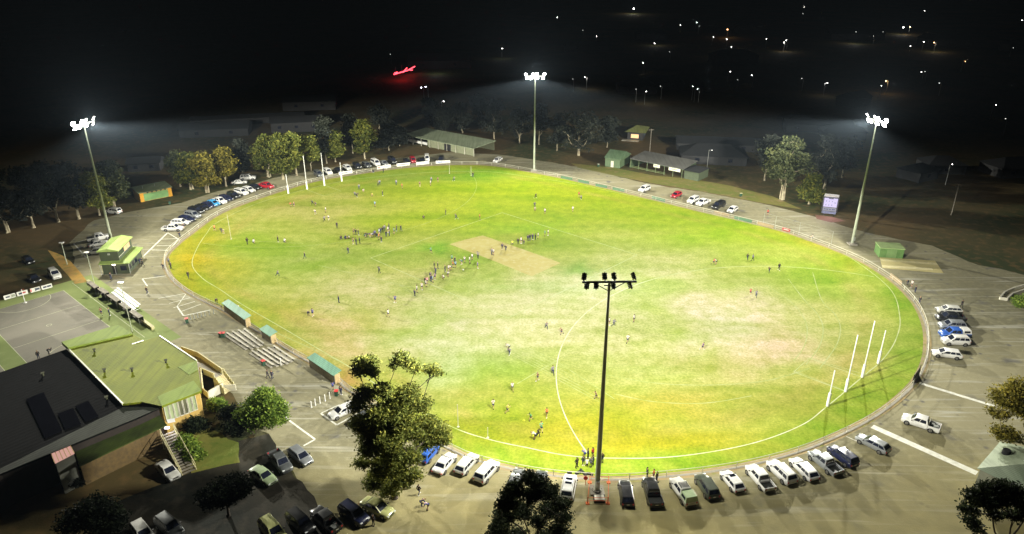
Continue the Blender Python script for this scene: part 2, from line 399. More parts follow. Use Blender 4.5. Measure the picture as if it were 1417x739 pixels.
ribbon(mb, [p for p in A1 if PX(*p)[1] > 384], .15, .028, m=1)
ribbon(mb, [p for p in A1 if PX(*p)[1] <= 386], .2, .030, m=0)
o = mb.build('fifty_metre_arc', [M['line'], M['line_bright']]); o['kind'] = 'structure'
mb = MB()
q = 22.6
for a, bb in ((( -q, q), (-q, -q)), ((-q, q), (q, q)), ((q, q), (q, -q)), ((q, -q), (-q, -q))):
    ribbon(mb, [FC(*a), FC(*bb)], .16, .029)
for c0, s in ((GN, 1), (GF, -1)):
    c1 = [(0, 3.2), (9*s, 3.2), (9*s, -3.2), (0, -3.2)]
    ribbon(mb, [FC(*p, c0) for p in c1], .14, .029)
o = mb.build('centre_square', M['line']); o['kind'] = 'structure'
mb = MB()
for r0, r1 in (((1091, 415), (1113, 479)),):
    for dx in (0, 22, 46):
        ribbon(mb, spline(gp([(1060+dx*1.4, 395-dx*.4), (1091+dx, 415), (1110+dx, 436), (1117+dx, 455), (1113+dx*.95, 479), (1098+dx*.8, 500+dx*.2)]), False, 8), .16, .03)
for k in range(7):
    ribbon(mb, gp([(545+k*13, 395+k*9-4), (770+k*11, 500+k*10)]), .1, .03)
ribbon(mb, spline(gp([(840, 519), (905, 530), (980, 533), (1060, 527), (1120, 510)]), False), .16, .03)
ribbon(mb, spline(gp([(850, 545), (905, 556), (975, 558), (1040, 548)]), False), .16, .03)
ribbon(mb, gp([(716, 531), (772, 498)]), .15, .031); ribbon(mb, gp([(765, 497), (850, 552)]), .12, .031)
ribbon(mb, gp([(1119, 495), (1205, 521)]), .12, .031); ribbon(mb, gp([(1098, 513), (1170, 541)]), .12, .031)
ribbon(mb, gp([(340, 333), (420, 337)]), .12, .03)
ribbon(mb, gp([(440, 367), (560, 396), (600, 401)]), .14, .03)
ribbon(mb, gp([(370, 455), (470, 500)]), .14, .03)
ribbon(mb, [p for p in arc50(GF, -1) if inside(p, BL)], .12, .029)
o = mb.build('worn_lines', M['line_faint']); o['kind'] = 'structure'

# road paint
mb = MB()
for a, bb, w in [((1207, 590), (1352, 655), 1.15), ((1272, 530), (1376, 562), .7), ((395, 578), (436, 608), .3), ((436, 608), (420, 617), .3), ((444, 572), (466, 588), .3), ((466, 588), (496, 572), .3), ((444, 572), (470, 560), .2),
                 ((232, 322), (198, 355), .35), ((232, 322), (247, 331), .25), ((224, 331), (247, 330), .22), ((217, 340), (237, 340), .22), ((210, 346), (233, 346.5), .22), ((247, 331), (233, 347), .2),
                 ((197, 386), (236, 381), .22), ((197, 386), (204, 396), .25), ((245, 424), (254, 437), .25), ((254, 437), (291, 429), .25), ((219, 413), (257, 406), .15), ((234, 420), (263, 412), .15), ((248, 432), (278, 421), .15), ((240, 426), (270, 417), .15),
                 ((102, 337), (120, 357), .3), ((102, 337), (124, 330), .25), ((262, 400), (245, 424), .15), ((1171, 604), (1207, 620), .12)]:
    ribbon(mb, gp([a, bb]), w, .010)
o = mb.build('parking_lines', M['road_line']); o['kind'] = 'structure'
sheet('dirt_bank', gp([(66, 346), (84, 352), (98, 362), (112, 378), (121, 390), (104, 393), (94, 381), (82, 368)]), .011, M['dirt'])
sheet('dirt_patch', gp([(1128, 297), (1155, 301), (1170, 306), (1150, 308), (1130, 303)]), .011, mat('red_dirt', (.17, .08, .045), .9))
sheet('grass_strip', gp([(790, 226), (850, 232), (905, 243), (960, 248), (1010, 257), (1070, 272), (1110, 290), (1055, 281), (1005, 271), (955, 262), (900, 253), (850, 243), (800, 232)]), .009, M['olive_grass'])

# ------------------------------------------------------------------ camera
cam = bpy.data.cameras.new('camera'); co = bpy.data.objects.new('camera', cam); col.objects.link(co)
cam.sensor_width = 36; cam.lens = F*36/1417; cam.clip_end = 12000; cam.clip_start = .5
co.location = (0, 0, H); co.rotation_euler = (math.pi/2 - TP, 0, 0); scene.camera = co

# ------------------------------------------------------------------ floodlight towers
HAZE = .00014; AMB = .0005
def beam(pos, f, power, tint, p=1.75, cut=(.125, .215), az=(-.5, .35), spill=.02, glare=0):
    """a floodlight bank: its photometric web throws most of the light far across the ground"""
    ld = bpy.data.lights.new('floodlight_beam', 'POINT'); ld.energy = power; ld.shadow_soft_size = .8; ld.color = tint
    ld.use_nodes = True; nt = ld.node_tree; N = nt.nodes; L = nt.links
    e = N.get('Emission') or N.new('ShaderNodeEmission')
    tc = N.new('ShaderNodeTexCoord'); sp = N.new('ShaderNodeSeparateXYZ'); L.new(tc.outputs['Normal'], sp.inputs[0])
    def mth(op, a, bb=None, c=None, clamp=False):
        q = N.new('ShaderNodeMath'); q.operation = op; q.use_clamp = clamp
        for i, v in enumerate((a, bb, c)):
            if v is None: continue
            if isinstance(v, (int, float)): q.inputs[i].default_value = v
            else: L.new(v, q.inputs[i])
        return q.outputs[0]
    def sm(x, a, bb):
        r = N.new('ShaderNodeMapRange'); r.interpolation_type = 'SMOOTHSTEP'; r.inputs[1].default_value = a; r.inputs[2].default_value = bb
        L.new(x, r.inputs[0]); return r.outputs[0]
    s = mth('MULTIPLY', sp.outputs[2], -1.0)
    inten = mth('POWER', mth('MAXIMUM', s, .16), -p)
    hx = mth('ADD', mth('MULTIPLY', sp.outputs[0], f.x), mth('MULTIPLY', sp.outputs[1], f.y))
    r = mth('SQRT', mth('MAXIMUM', mth('SUBTRACT', 1.0, mth('MULTIPLY', s, s)), 1e-4))
    hz = mth('DIVIDE', hx, r)
    web = mth('MULTIPLY', mth('MULTIPLY', inten, sm(s, *cut)), sm(hz, *az))
    web = mth('ADD', web, mth('MULTIPLY', sm(s, .25, .5), spill*8))
    if glare: web = mth('ADD', web, mth('MULTIPLY', mth('SUBTRACT', 1.0, sm(s, -.05, .12)), glare))
    L.new(web, e.inputs['Strength'])
    lo = bpy.data.objects.new('floodlight_beam', ld); col.objects.link(lo); lo.location = pos
    return lo
def tower(base_px, arm_dir, aim, label, lit, power, spill=.004, z=31.0, tint=(1, .975, .84)):
    x, y = G(*base_px)
    t = empty('floodlight_tower', (x, y, 0), 0, label, 'floodlight tower', 'floodlight towers around the oval')
    d = Vector((arm_dir[0], arm_dir[1], 0)).normalized()
    f = Vector((aim[0]-x, aim[1]-y, 0)).normalized()
    p = MB(); p.tube((0, 0, 0.3), (0, 0, z-.8), .37, .15, 16); p.tube((0, 0, z-.8), (0, 0, z+.1), .17, .13, 12)
    p.build('pole', M['pole_steel'] if lit else M['pole_far'], t, smooth=True)
    b = MB(); b.box((0, 0, .15), (1.9, 1.9, .3)); b.tube((0, 0, .3), (0, 0, .42), .7, .7, 16)
    for k in range(8): b.tube((.58*math.cos(k*.785), .58*math.sin(k*.785), .4), (.58*math.cos(k*.785), .58*math.sin(k*.785), .55), .04, .04, 6)
    b.build('footing', M['concrete'], t)
    rz = math.atan2(d.y, d.x)
    a = MB(); a.box((0, 0, z), (6.4, .22, .2), rz); a.box((0, 0, z-.45), (1.2, .12, .1), rz)
    for s in (-1, 1): a.tube(d*s*2.0+Vector((0, 0, z)), (0, 0, z-1.2), .05, .05, 6)
    a.build('crossarm', M['dark_metal'], t)
    for (u, w, yaw) in ((-2.95, .62, 28), (-.55, .62, 6), (.55, .62, -4), (2.85, .62, -30), (-2.6, -.55, 24), (-1.5, -.55, 14), (.55, -.55, -6), (2.5, -.55, -26)):
        nrm = (Matrix.Rotation(R(-yaw), 3, 'Z') @ f); nrm = (nrm + Vector((0, 0, -.62))).normalized()
        side = Vector((0, 0, 1)).cross(nrm).normalized(); up = nrm.cross(side)
        Q = Matrix((side, up, nrm)).transposed()
        c = d*u + Vector((0, 0, z+w)) + f*.15
        h = MB()
        for k in range(4):
            h.box(c + up*(.3-.2*k), (.6, .085, .18), M=Q, m=0)
            h.box(c + up*(.3-.2*k+.1) - nrm*.02, (.56, .10, .08), M=Q, m=1)
        h.box(c - nrm*.16, (.12, 1.0, .1), M=Q, m=0)
        h.tube(c-nrm*.16, d*u+Vector((0, 0, z)), .045, .045, 6, m=0)
        fl = h.build('floodlight', [M['black'], M['steel']], t)
        l = MB()
        for k in range(4):
            e = c + up*(.3-.2*k) + nrm*.1; a_, b_ = (.44, .1) if lit else (.28, .035); l.quad(e-side*a_-up*b_, e+side*a_-up*b_, e+side*a_+up*b_, e-side*a_+up*b_)  # lit lenses drawn oversized, so glare is built into their shape
        l.build('lens', M['lamp_on'], fl)
    j = MB(); j.box((.55*0, -.5, 1.6), (.5, .3, .9)); j.build('switch_box', M['steel'], t)
    beam(Vector((x, y, z)) + f*(1.6 if lit else 2.2) - Vector((0, 0, .3 if lit else 1.3)), f, power, tint, spill=spill, glare=.8 if lit else 0)
    return t
M['pole_far'] = mat('pole_galvanised', (.5, .54, .42), .5, metal=.2)
E3 = mid(G(1197, 161, 31), G(1228, 169, 31)); a3 = G(1197, 161, 31); b3 = G(1228, 169, 31)
tower((157, 345), (.3, .95), CEN, 'tall floodlight tower rising behind the two storey scorers box', True, 6.5e4, .004)
tower((739, 236), (1, .05), CEN, 'tall floodlight tower on the far side of the oval near the long shed', True, 6.5e4, .004)
tower((1179, 338), (b3[0]-a3[0], b3[1]-a3[1]), CEN, 'tall floodlight tower beside the scoreboard', True, 6.5e4, .004)
tower((826, 680), (1, .03), CEN, 'nearest floodlight tower, seen from behind inside an orange barrier between parked cars', False, 6.5e4, .05)

# ------------------------------------------------------------------ vehicles
def paint(name, c, metal=.0, rough=.3):
    return mat(name, c, rough, metal=metal, coat=.6, spec=.5)
PAINT = {'white': paint('white_car_paint', (.74, .74, .72)), 'pearl': paint('pearl_car_paint', (.6, .6, .56)), 'silver': paint('silver_car_paint', (.34, .36, .38), .4),
         'grey': paint('grey_car_paint', (.12, .13, .135), .3), 'darkgreen': paint('grey_green_car_paint', (.07, .085, .06), .2), 'black': paint('black_car_paint', (.012, .013, .015)),
         'navy': paint('navy_car_paint', (.015, .02, .06)), 'blue': paint('blue_car_paint', (.03, .12, .5)), 'lightblue': paint('light_blue_car_paint', (.06, .35, .7)),
         'red': paint('red_car_paint', (.42, .015, .03)), 'green': paint('pale_green_car_paint', (.33, .42, .25)), 'yellowish': paint('yellow_lit_car_paint', (.5, .52, .22))}  # yellowish paint carries yellow light in its colour
# type: L, W, H, shoulder z, hood z, tail z, hood length, tail length(behind greenhouse), roof inset front, rear
TYPES = {
 'sedan':  dict(L=4.8, W=1.84, H=1.46, sz=.92, hz=.86, tz=.98, hood=1.25, tail=.75, fi=.85, ri=.65),
 'hatch':  dict(L=4.3, W=1.80, H=1.50, sz=.92, hz=.90, tz=1.0, hood=1.05, tail=.06, fi=.85, ri=.55),
 'wagon':  dict(L=4.85, W=1.85, H=1.50, sz=.93, hz=.88, tz=1.0, hood=1.2, tail=.06, fi=.85, ri=.55),
 'suv':    dict(L=4.75, W=1.92, H=1.80, sz=1.1, hz=1.08, tz=1.12, hood=1.15, tail=.05, fi=.7, ri=.35),
 'ute':    dict(L=5.3, W=1.92, H=1.80, sz=1.08, hz=1.08, tz=1.08, hood=1.25, tail=1.65, fi=.7, ri=.2),
 'canopy': dict(L=5.3, W=1.92, H=1.82, sz=1.08, hz=1.08, tz=1.08, hood=1.25, tail=1.65, fi=.7, ri=.2),
 'van':    dict(L=4.9, W=1.9, H=2.05, sz=1.15, hz=1.12, tz=1.2, hood=.75, tail=.04, fi=.8, ri=.12)}
def car_proto(kind):
    T = TYPES[kind]; L_, W, H_ = T['L'], T['W'], T['H']; x0, x1 = -L_/2, L_/2
    root = empty('parked_car', (0, 0, 0))
    open_tray = kind in ('ute', 'canopy')
    sts = [(x1, T['hz']-.30, .74, .36), (x1-.10, T['hz']-.16, .84, .26), (x1-.38, T['hz']-.03, .93, .22), (x1-T['hood']*.6, T['hz']+.02, .97, .24), (x1-T['hood'], T['sz'], 1, .24), (0, T['sz']+.02, 1, .24)]
    if open_tray: sts += [(x0+T['tail']+.02, T['sz'], 1, .26)]
    else: sts += [(x0+max(T['tail'], .9), T['tz'], .99, .26), (x0+.35, T['tz'], .96, .28), (x0+.1, T['tz']-.06, .92, .34), (x0, T['tz']-.22, .86, .4)]
    b = MB(); n = 12; rings = []
    for (x, zt, wf, zb) in sts:
        w = W/2*wf; rings += [[(x, s*a, z) for s, a, z in ((-1, w*.3, zt+.015), (-1, w*.8, zt-.005), (-1, w*.95, zt-.07), (-1, w, zt-.25), (-1, w*.985, zb+.12), (-1, w*.88, zb), (1, w*.88, zb), (1, w*.985, zb+.12), (1, w, zt-.25), (1, w*.95, zt-.07), (1, w*.8, zt-.005), (1, w*.3, zt+.015))]]
    vs = [p for r in rings for p in r]; fs = []
    for k in range(len(rings)-1):
        for i in range(n): fs.append((k*n+i, k*n+(i+1) % n, (k+1)*n+(i+1) % n, (k+1)*n+i))
    fs += [tuple(range(n))[::-1], tuple(range((len(rings)-1)*n, len(rings)*n))]
    b.add(vs, fs)
    # cabin
    ga, gb = x0+T['tail'], x1-T['hood']+.05
    w0, w1 = W/2*.93, W/2*.74; zb, zr = T['sz']-.02, H_
    ra, rb = ga+T['ri'], gb-T['fi']
    cab = [(ga, w0, zb), (gb, w0*.96, zb), (rb, w1, zr-.04), (ra, w1, zr-.05)]
    def P(i, s): return (cab[i][0], s*cab[i][1], cab[i][2])
    vs = [P(0, -1), P(1, -1), P(2, -1), P(3, -1), P(0, 1), P(1, 1), P(2, 1), P(3, 1)]
    c = MB(); c.add(vs, [(0, 1, 2, 3), (7, 6, 5, 4), (1, 5, 6, 2), (0, 3, 7, 4), (0, 4, 5, 1)])
    xm = (ra+rb)/2
    tp = [(ra+.05, -w1*.93, zr-.012), (rb-.08, -w1*.93, zr-.012), (rb-.08, w1*.93, zr-.012), (ra+.05, w1*.93, zr-.012), (xm, 0, zr+.02)]
    c.add([P(3, -1), P(2, -1), P(2, 1), P(3, 1)] + tp, [(0, 1, 5, 4), (1, 2, 6, 5), (2, 3, 7, 6), (3, 0, 4, 7), (4, 5, 8), (5, 6, 8), (6, 7, 8), (7, 4, 8)])
    bo = b.build('body', M['white_paint'], root, smooth=True, angle=50)
    co_ = c.build('roof', M['white_paint'], root, smooth=True, angle=30)
    for o in (bo, co_): o.material_slots[0].link = 'OBJECT'
    # glass panes set just proud of the cabin faces
    def pane(a, b_, c_, d, u0, u1, v0, v1, off):
        a, b_, c_, d = map(Vector, (a, b_, c_, d)); nn = (b_-a).cross(d-a).normalized()
        f = lambda u, v: (a*(1-u)+b_*u)*(1-v)+(d*(1-u)+c_*u)*v + nn*off
        return [f(u0, v0), f(u1, v0), f(u1, v1), f(u0, v1)]
    g = MB(); g.quad(*pane(P(1, -1), P(1, 1), P(2, 1), P(2, -1), .07, .93, .08, .92, .012)); g.build('windscreen', M['glass'], root)
    g = MB(); g.quad(*pane(P(0, 1), P(0, -1), P(3, -1), P(3, 1), .08, .92, .2, .9, .012)); g.build('rear_window', M['glass'], root)
    cuts = [(.06, .30), (.33, .58), (.61, .90)] if kind in ('suv', 'wagon', 'van') else [(.10, .48), (.52, .88)]
    for s in (-1, 1):
        g = MB()
        for a, e in cuts:
            q = pane(P(0, s), P(1, s), P(2, s), P(3, s), a, e, .16, .86, -.014 if s > 0 else .014)
            g.quad(*(q if s < 0 else q[::-1]))
        g.build('side_window', M['glass'], root)
    if open_tray:
        t = MB(); ta, tb = x0, x0+T['tail']-.04; w = W/2
        t.box(((ta+tb)/2, 0, .62), (tb-ta, W*.96, .24))
        for s in (-1, 1): t.box(((ta+tb)/2, s*(w-.05), .9), (tb-ta, .09, .36))
        t.box((ta+.05, 0, .9), (.08, W-.19, .36)); t.box((tb-.05, 0, .9), (.08, W-.19, .36))
        t.box(((ta+tb)/2, 0, .38), (tb-ta-.2, W*.8, .24))
        o = t.build('tray', M['white_paint'], root, bevel=.02); o.material_slots[0].link = 'OBJECT'
        if kind == 'canopy':
            k = MB(); k.add([(ta+.03, -w*.96, 1.083), (tb, -w*.96, 1.083), (tb, w*.96, 1.083), (ta+.03, w*.96, 1.083), (ta+.18, -w*.8, 1.8), (tb-.02, -w*.8, 1.8), (tb-.02, w*.8, 1.8), (ta+.18, w*.8, 1.8)],
                            [(0, 3, 2, 1), (0, 1, 5, 4), (1, 2, 6, 5), (2, 3, 7, 6), (3, 0, 4, 7), (4, 5, 6, 7)])
            o = k.build('canopy', M['white_paint'], root, bevel=.04); o.material_slots[0].link = 'OBJECT'
            g = MB()
            for s in (-1, 1):
                pts = [(ta+.3, s*(w*.92+.012), 1.28), (tb-.2, s*(w*.92+.012), 1.28), (tb-.25, s*(w*.835+.012), 1.66), (ta+.4, s*(w*.835+.012), 1.66)]
                g.quad(*(pts if s < 0 else pts[::-1]))
            g.build('canopy_window', M['glass'], root)
        else:
            k = MB(); k.box(((ta+tb)/2, 0, .745), (tb-ta-.2, W-.25, .01)); k.build('tray_liner', M['dark_metal'], root)
            k = MB()
            for s in (-1, 1): k.tube((tb-.1, s*.75, 1.08), (tb-.1, s*.68, 1.6), .04)
            k.tube((tb-.1, -.68, 1.6), (tb-.1, .68, 1.6), .04); k.build('sports_bar', M['dark_metal'], root)
    zl = T['hz']-.22; zt = (T['tz']-.3)
    for s in (-1, 1):
        l = MB(); l.box((x1-.10, s*W/2*.63, zl), (.2, .34, .13)); l.build('headlight', M['head'], root, bevel=.02)
        l = MB(); l.box((x0+.05, s*W/2*.74, zt if not open_tray else .9), (.12, .2, .24) if kind != 'sedan' else (.12, .4, .14)); l.build('tail_light', M['tail'], root)
        l = MB(); l.box((gb-.25, s*(W/2+.06), T['sz']+.1), (.12, .2, .14)); o = l.build('wing_mirror', M['black'], root, bevel=.02)
    l = MB(); l.box((x1-.0, 0, .62), (.05, W*.4, .16)); l.build('grille', M['black'], root)
    l = MB(); l.box((x0-.0, 0, .5), (.1, W*.7, .14)); l.box((x0-.03, 0, zt-.02 if not open_tray else .8), (.03, .38, .12), m=1); l.build('bumper', [M['black'], M['off_white']], root)
    rw = .36 if kind in ('suv', 'ute', 'canopy') else .33
    for x in (x1-.88, x0+(.95 if not open_tray else 1.15)):
        for s in (-1, 1):
            k = MB(); y = s*(W/2-.12)
            k.tube((x, y-.13, rw), (x, y+.13, rw), rw, rw, 18, m=0)
            k.tube((x, y+s*.131, rw), (x, y+s*.139, rw), rw*.64, rw*.6, 14, m=1)
            for a in range(5): k.box((x+rw*.3*math.cos(a*1.2566), y+s*.141, rw+rw*.3*math.sin(a*1.2566)), (.07, .006, .07), m=2)
            k.tube((x, y-s*.1, rw), (x, y+s*.124, rw), rw+.06, rw+.06, 18, m=2)
            k.build('wheel', [M['rubber'], M['rim'], M['black']], root, smooth=True, angle=40)
    if kind == 'suv':
        k = MB()
        for s in (-1, 1): k.tube((ra+.15, s*w1*.9, zr+.03), (rb-.15, s*w1*.9, zr+.03), .025)
        k.build('roof_rail', M['dark_metal'], root)
    cache(root); return root
PROTO = {}; USED = {}
def place_car(front, rear, kind, colour, label, group, cat=None, extra=None):
    if kind not in PROTO: PROTO[kind] = car_proto(kind)
    p = PROTO[kind]
    a, b = Vector(G(*front)), Vector(G(*rear)); c = (a+b)/2; d = a-b
    if kind in USED: r = copy_tree_cached(p)
    else: r = p; USED[kind] = 1
    r.location = (c.x, c.y, .014); r.rotation_euler = (0, 0, math.atan2(d.y, d.x)+R(rnd.uniform(-2.2, 2.2)))
    sc = .97+.05*rnd.random(); r.scale = (sc, sc, sc)
    tag(r, label, cat or {'ute': 'pickup', 'canopy': 'pickup', 'suv': 'SUV', 'van': 'van'}.get(kind, 'car'), group)
    kids = [k for k in KIDROOT[r.name]] if r.name in KIDROOT else list(KIDS[p.name])
    for k in kids:
        if k.name.split('.')[0] in ('body', 'roof', 'tray', 'canopy'):
            cc = colour
            if isinstance(colour, dict): cc = colour.get(k.name.split('.')[0], colour['body'])
            k.material_slots[0].material = PAINT[cc]
    if extra: extra(r, TYPES[kind])
    return r
KIDROOT = {}
def copy_tree_cached(p):
    c = p.copy(); col.objects.link(c); ks = []
    for ch in KIDS[p.name]:
        q = ch.copy(); col.objects.link(q); q.parent = c; ks.append(q)
    KIDROOT[c.name] = ks
    return c
def roof_rack(r, T):
    k = MB(); x = T['L']/2-T['hood']-1.0
    for i in range(5): k.box((x-.22*i, 0, T['H']+.08), (.05, 1.15, .04))
    for s in (-1, 1): k.box((x-.44, s*.56, T['H']+.05), (1.0, .05, .1))
    k.build('roof_rack', M['dark_metal'], r)
def sunroofs(r, T):
    k = MB()
    for x in (.35, -.45): k.box((x, 0, T['H']+.022), (.42, .85, .012))
    k.build('sunroof', M['glass'], r)
def sunroof1(r, T):
    k = MB(); k.box((.1, 0, T['H']+.02), (.5, .8, .012)); k.build('sunroof', M['glass'], r)
def cooler(r, T):
    k = MB(); k.box((-T['L']/2+.6, .2, .93), (.6, .5, .34), rz=.3); k.box((-T['L']/2+1.1, -.35, .87), (.4, .4, .22)); k.build('load', M['steel'], r)

near = 'cars parked nose in along the near side of the oval'
CARS = [
 ((627, 632), (604, 660), 'sedan', 'white', 'white sedan parked beside the blue car near the big gum tree', near),
 ((658, 633), (634, 660), 'wagon', 'pearl', 'white wagon between the white sedan and the white SUV nearest the dark tree', near),
 ((686, 644), (661, 672), 'suv', 'white', 'white SUV ending the trio near the big gum, closest to the dark tree', near),
 ((604, 619), (583, 645), 'hatch', 'blue', 'bright blue hatchback half hidden under the big gum tree', near),
 ((719, 655), (708, 684), 'wagon', 'grey', 'grey car whose roof shows above the left of the dark foreground tree', near),
 ((750, 656), (743, 685), 'hatch', 'grey', 'grey car whose roof shows above the right of the dark foreground tree', near),
 ((790, 662), (783, 699), 'suv', 'white', 'white SUV with two dark sunroofs beside the orange tower barrier', near, None, sunroofs),
 ((862, 668), (870, 707), 'wagon', 'black', 'black wagon just right of the nearest floodlight tower', near),
 ((896, 667), (908, 706), 'ute', 'black', 'black pickup between the black wagon and the canopied pickup', near),
 ((932, 667), (957, 705), 'canopy', {'body': 'pearl', 'canopy': 'green'}, 'pale pickup with a green canopy and black roof rack', near, None, roof_rack),
 ((966, 660), (989, 698), 'suv', 'darkgreen', 'grey green SUV between the canopied pickup and a white hatchback', near),
 ((1001, 656), (1024, 686), 'hatch', 'white', 'white hatchback with a dark sunroof in the near row', near, None, sunroof1),
 ((1035, 649), (1067, 685), 'ute', 'white', 'white pickup with an open dark tray and chrome bar in the near row', near),
 ((1066, 645), (1095, 673), 'suv', 'white', 'white SUV right of the white open pickup in the near row', near),
 ((1097, 640), (1126, 668), 'wagon', 'white', 'low white wagon between a white SUV and a silver pickup', near),
 ((1122, 630), (1159, 661), 'ute', 'silver', 'silver pickup with a dark tray cover in the near row', near),
 ((1149, 624), (1181, 649), 'suv', 'navy', 'shiny black SUV between the silver pickup and the silver wagon', near),
 ((1186, 608), (1228, 629), 'wagon', 'silver', 'silver wagon beside the broad white line on the gravel', near),
 ((1247, 581), (1300, 599), 'ute', 'white', 'white tray pickup alone between the two broad white lines', 'cars on the gravel east of the oval', None, cooler),
]
east = 'cars parked side by side at the right end of the oval'
CARS += [
 ((1289, 491), (1329, 496), 'wagon', 'white', 'white wagon, nearest car in the tight cluster at the right end', east),
 ((1299, 475), (1343, 477), 'suv', 'white', 'white four wheel drive second from the front of the right cluster', east),
 ((1297, 465), (1342, 467), 'canopy', {'body': 'blue', 'canopy': 'white'}, 'blue pickup with a white canopy in the right cluster', east),
 ((1295, 454), (1337, 456), 'suv', 'silver', 'silver SUV in the middle of the right cluster', east),
 ((1293, 443), (1335, 445), 'ute', 'black', 'black pickup with a bright bar behind the silver SUV', east),
 ((1292, 431), (1332, 434), 'wagon', 'pearl', 'white wagon at the far end of the right cluster', east),
]
nr = 'cars parked along the far right side of the oval'
CARS += [
 ((882, 268), (901, 261), 'suv', 'white', 'white SUV on its own, leftmost on the far right side', nr),
 ((928, 276), (943, 269), 'hatch', 'red', 'red hatchback on the far right side', nr),
 ((951, 284), (966, 276), 'suv', 'white', 'white SUV just right of the red hatchback', nr),
 ((963, 287), (982, 279), 'ute', 'white', 'white pickup touching the white SUV near the red hatchback', nr),
 ((983, 292), (1004, 283), 'canopy', 'black', 'big black pickup on the far right side', nr),
 ((1005, 297), (1021, 289), 'hatch', 'white', 'white hatchback right of the big black pickup', nr),
 ((683, 227), (694, 221), 'wagon', 'white', 'white wagon alone on the road in front of the long shed', nr),
]
lr = 'cars parked nose in along the upper left of the oval'
CARS += [
 ((253, 319), (226, 319), 'ute', 'white', 'white pickup at the near end of the upper left row', lr),
 ((263, 311), (238, 310), 'wagon', 'white', 'white wagon second from the near end of the upper left row', lr),
 ((272, 308), (246, 304), 'wagon', 'navy', 'navy wagon third from the near end of the upper left row', lr),
 ((279, 303), (256, 299), 'suv', 'silver', 'silver SUV fourth from the near end of the upper left row', lr),
 ((283, 297), (261, 293), 'suv', 'black', 'black SUV fifth from the near end of the upper left row', lr),
 ((291, 292), (270, 288), 'wagon', 'black', 'black wagon with a long low roof, left of the navy hatchback', lr),
 ((298, 289), (279, 285), 'hatch', 'navy', 'navy hatchback beside the light blue car', lr),
 ((305, 286), (287, 282), 'hatch', 'lightblue', 'light blue hatchback in the upper left row', lr),
 ((314, 283), (293, 279), 'ute', 'white', 'white pickup just beyond the light blue hatchback', lr),
 ((322, 279), (304, 275), 'wagon', 'navy', 'dark blue wagon between the white pickup and a black SUV', lr),
 ((333, 276), (314, 271), 'suv', 'black', 'black SUV nearly halfway along the upper left row', lr),
 ((343, 271), (326, 267), 'suv', 'white', 'white SUV just beyond the middle black SUV', lr),
 ((353, 267), (336, 263), 'wagon', 'white', 'white wagon third from the red pickup', lr),
 ((361, 263), (344, 259), 'sedan', 'black', 'black sedan next to the red pickup', lr),
 ((379, 262), (358, 258), 'ute', 'red', 'red pickup at the far end of the upper left row', lr),
 ((341, 254), (322, 255), 'sedan', 'white', 'white sedan parked on the dirt under the lit gum trees', 'cars under the gum trees'),
 ((353, 248), (334, 249), 'suv', 'white', 'white SUV beyond the sedan under the lit gum trees', 'cars under the gum trees'),
 ((148, 294), (168, 297), 'suv', 'white', 'white SUV beside the trunk of the dark tree behind the left tower', 'cars under the gum trees'),
]
tr = 'cars parked along the far left end of the oval'
CARS += [
 ((447, 247), (435, 240), 'suv', 'grey', 'grey SUV leftmost in the far row behind the goal posts', tr),
 ((460, 244), (448, 237), 'suv', 'white', 'white SUV second from left in the far row behind the goal posts', tr),
 ((475, 241), (463, 234), 'sedan', 'black', 'black sedan third from left in the far row', tr),
 ((487, 238), (475, 231), 'wagon', 'white', 'white wagon behind the first white banner', tr),
 ((500, 236), (489, 229), 'suv', 'black', 'black SUV fifth from left in the far row', tr),
 ((513, 234), (502, 227), 'wagon', 'grey', 'grey wagon sixth from left in the far row', tr),
 ((526, 232), (514, 225), 'van', 'white', 'white van seventh from left in the far row', tr),
 ((537, 231), (526, 225), 'sedan', 'silver', 'silver sedan eighth from left in the far row', tr),
 ((548, 229), (538, 222), 'van', 'black', 'black van ninth from left in the far row', tr),
 ((566, 229), (560, 223), 'hatch', 'black', 'low black hatchback half behind the long white banner', tr),
 ((574, 228), (569, 221), 'suv', 'red', 'red SUV behind the long white banner', tr),
 ((585, 228), (583, 222), 'sedan', 'black', 'black sedan beside the tall white van', tr),
 ((592, 226), (590, 218), 'van', 'white', 'tall white van at the far end of the oval', tr),
 ((609, 227), (612, 220), 'suv', 'black', 'black SUV, rightmost behind the banners of the far row', tr),
]
dk = 'cars parked in the dark lower left'
CARS += [
 ((431, 647), (402, 624), 'wagon', 'silver', 'silver wagon nose out at the edge of the tree shadow', dk),
 ((404, 660), (374, 628), 'ute', 'grey', 'dark grey pickup in shadow beside the silver wagon', dk),
 ((379, 672), (351, 654), 'sedan', 'green', 'pale green sedan left of the dark grey pickup', dk),
 ((390, 752), (367, 729), 'suv', 'yellowish', 'pale yellow-lit SUV cut by the bottom of the picture', dk),
 ((432, 742), (402, 715), 'suv', 'black', 'black SUV in deep shadow between the yellow-lit SUV and the tray pickup', dk),
 ((433, 708), (471, 742), 'ute', 'black', 'black pickup with a load in its tray near the bottom edge', dk, None, cooler),
 ((511, 731), (470, 703), 'suv', 'navy', 'navy SUV with a glossy bonnet catching the light', dk),
 ((543, 718), (503, 697), 'sedan', 'yellowish', 'pale yellowish sedan at the end of the shaded row by the big gum', dk),
 ((245, 667), (222, 645), 'sedan', 'pearl', 'white sedan at the foot of the clubrooms stairs', dk),
 ((207, 752), (190, 732), 'wagon', 'pearl', 'pale wagon cut by the bottom edge, far left of the dark car park', dk),
 ((250, 746), (222, 723), 'suv', 'grey', 'grey SUV near the bottom edge right of the pale wagon', dk),
 ((458, 580), (492, 566), 'wagon', 'white', 'white wagon in the marked bay beside the steel bollards', 'cars in the marked bays'),
 ((490, 590), (520, 575), 'sedan', 'grey', 'grey sedan in the marked bay hidden by the big gum', 'cars in the marked bays'),
]
lf = 'cars near the scorers box and court'
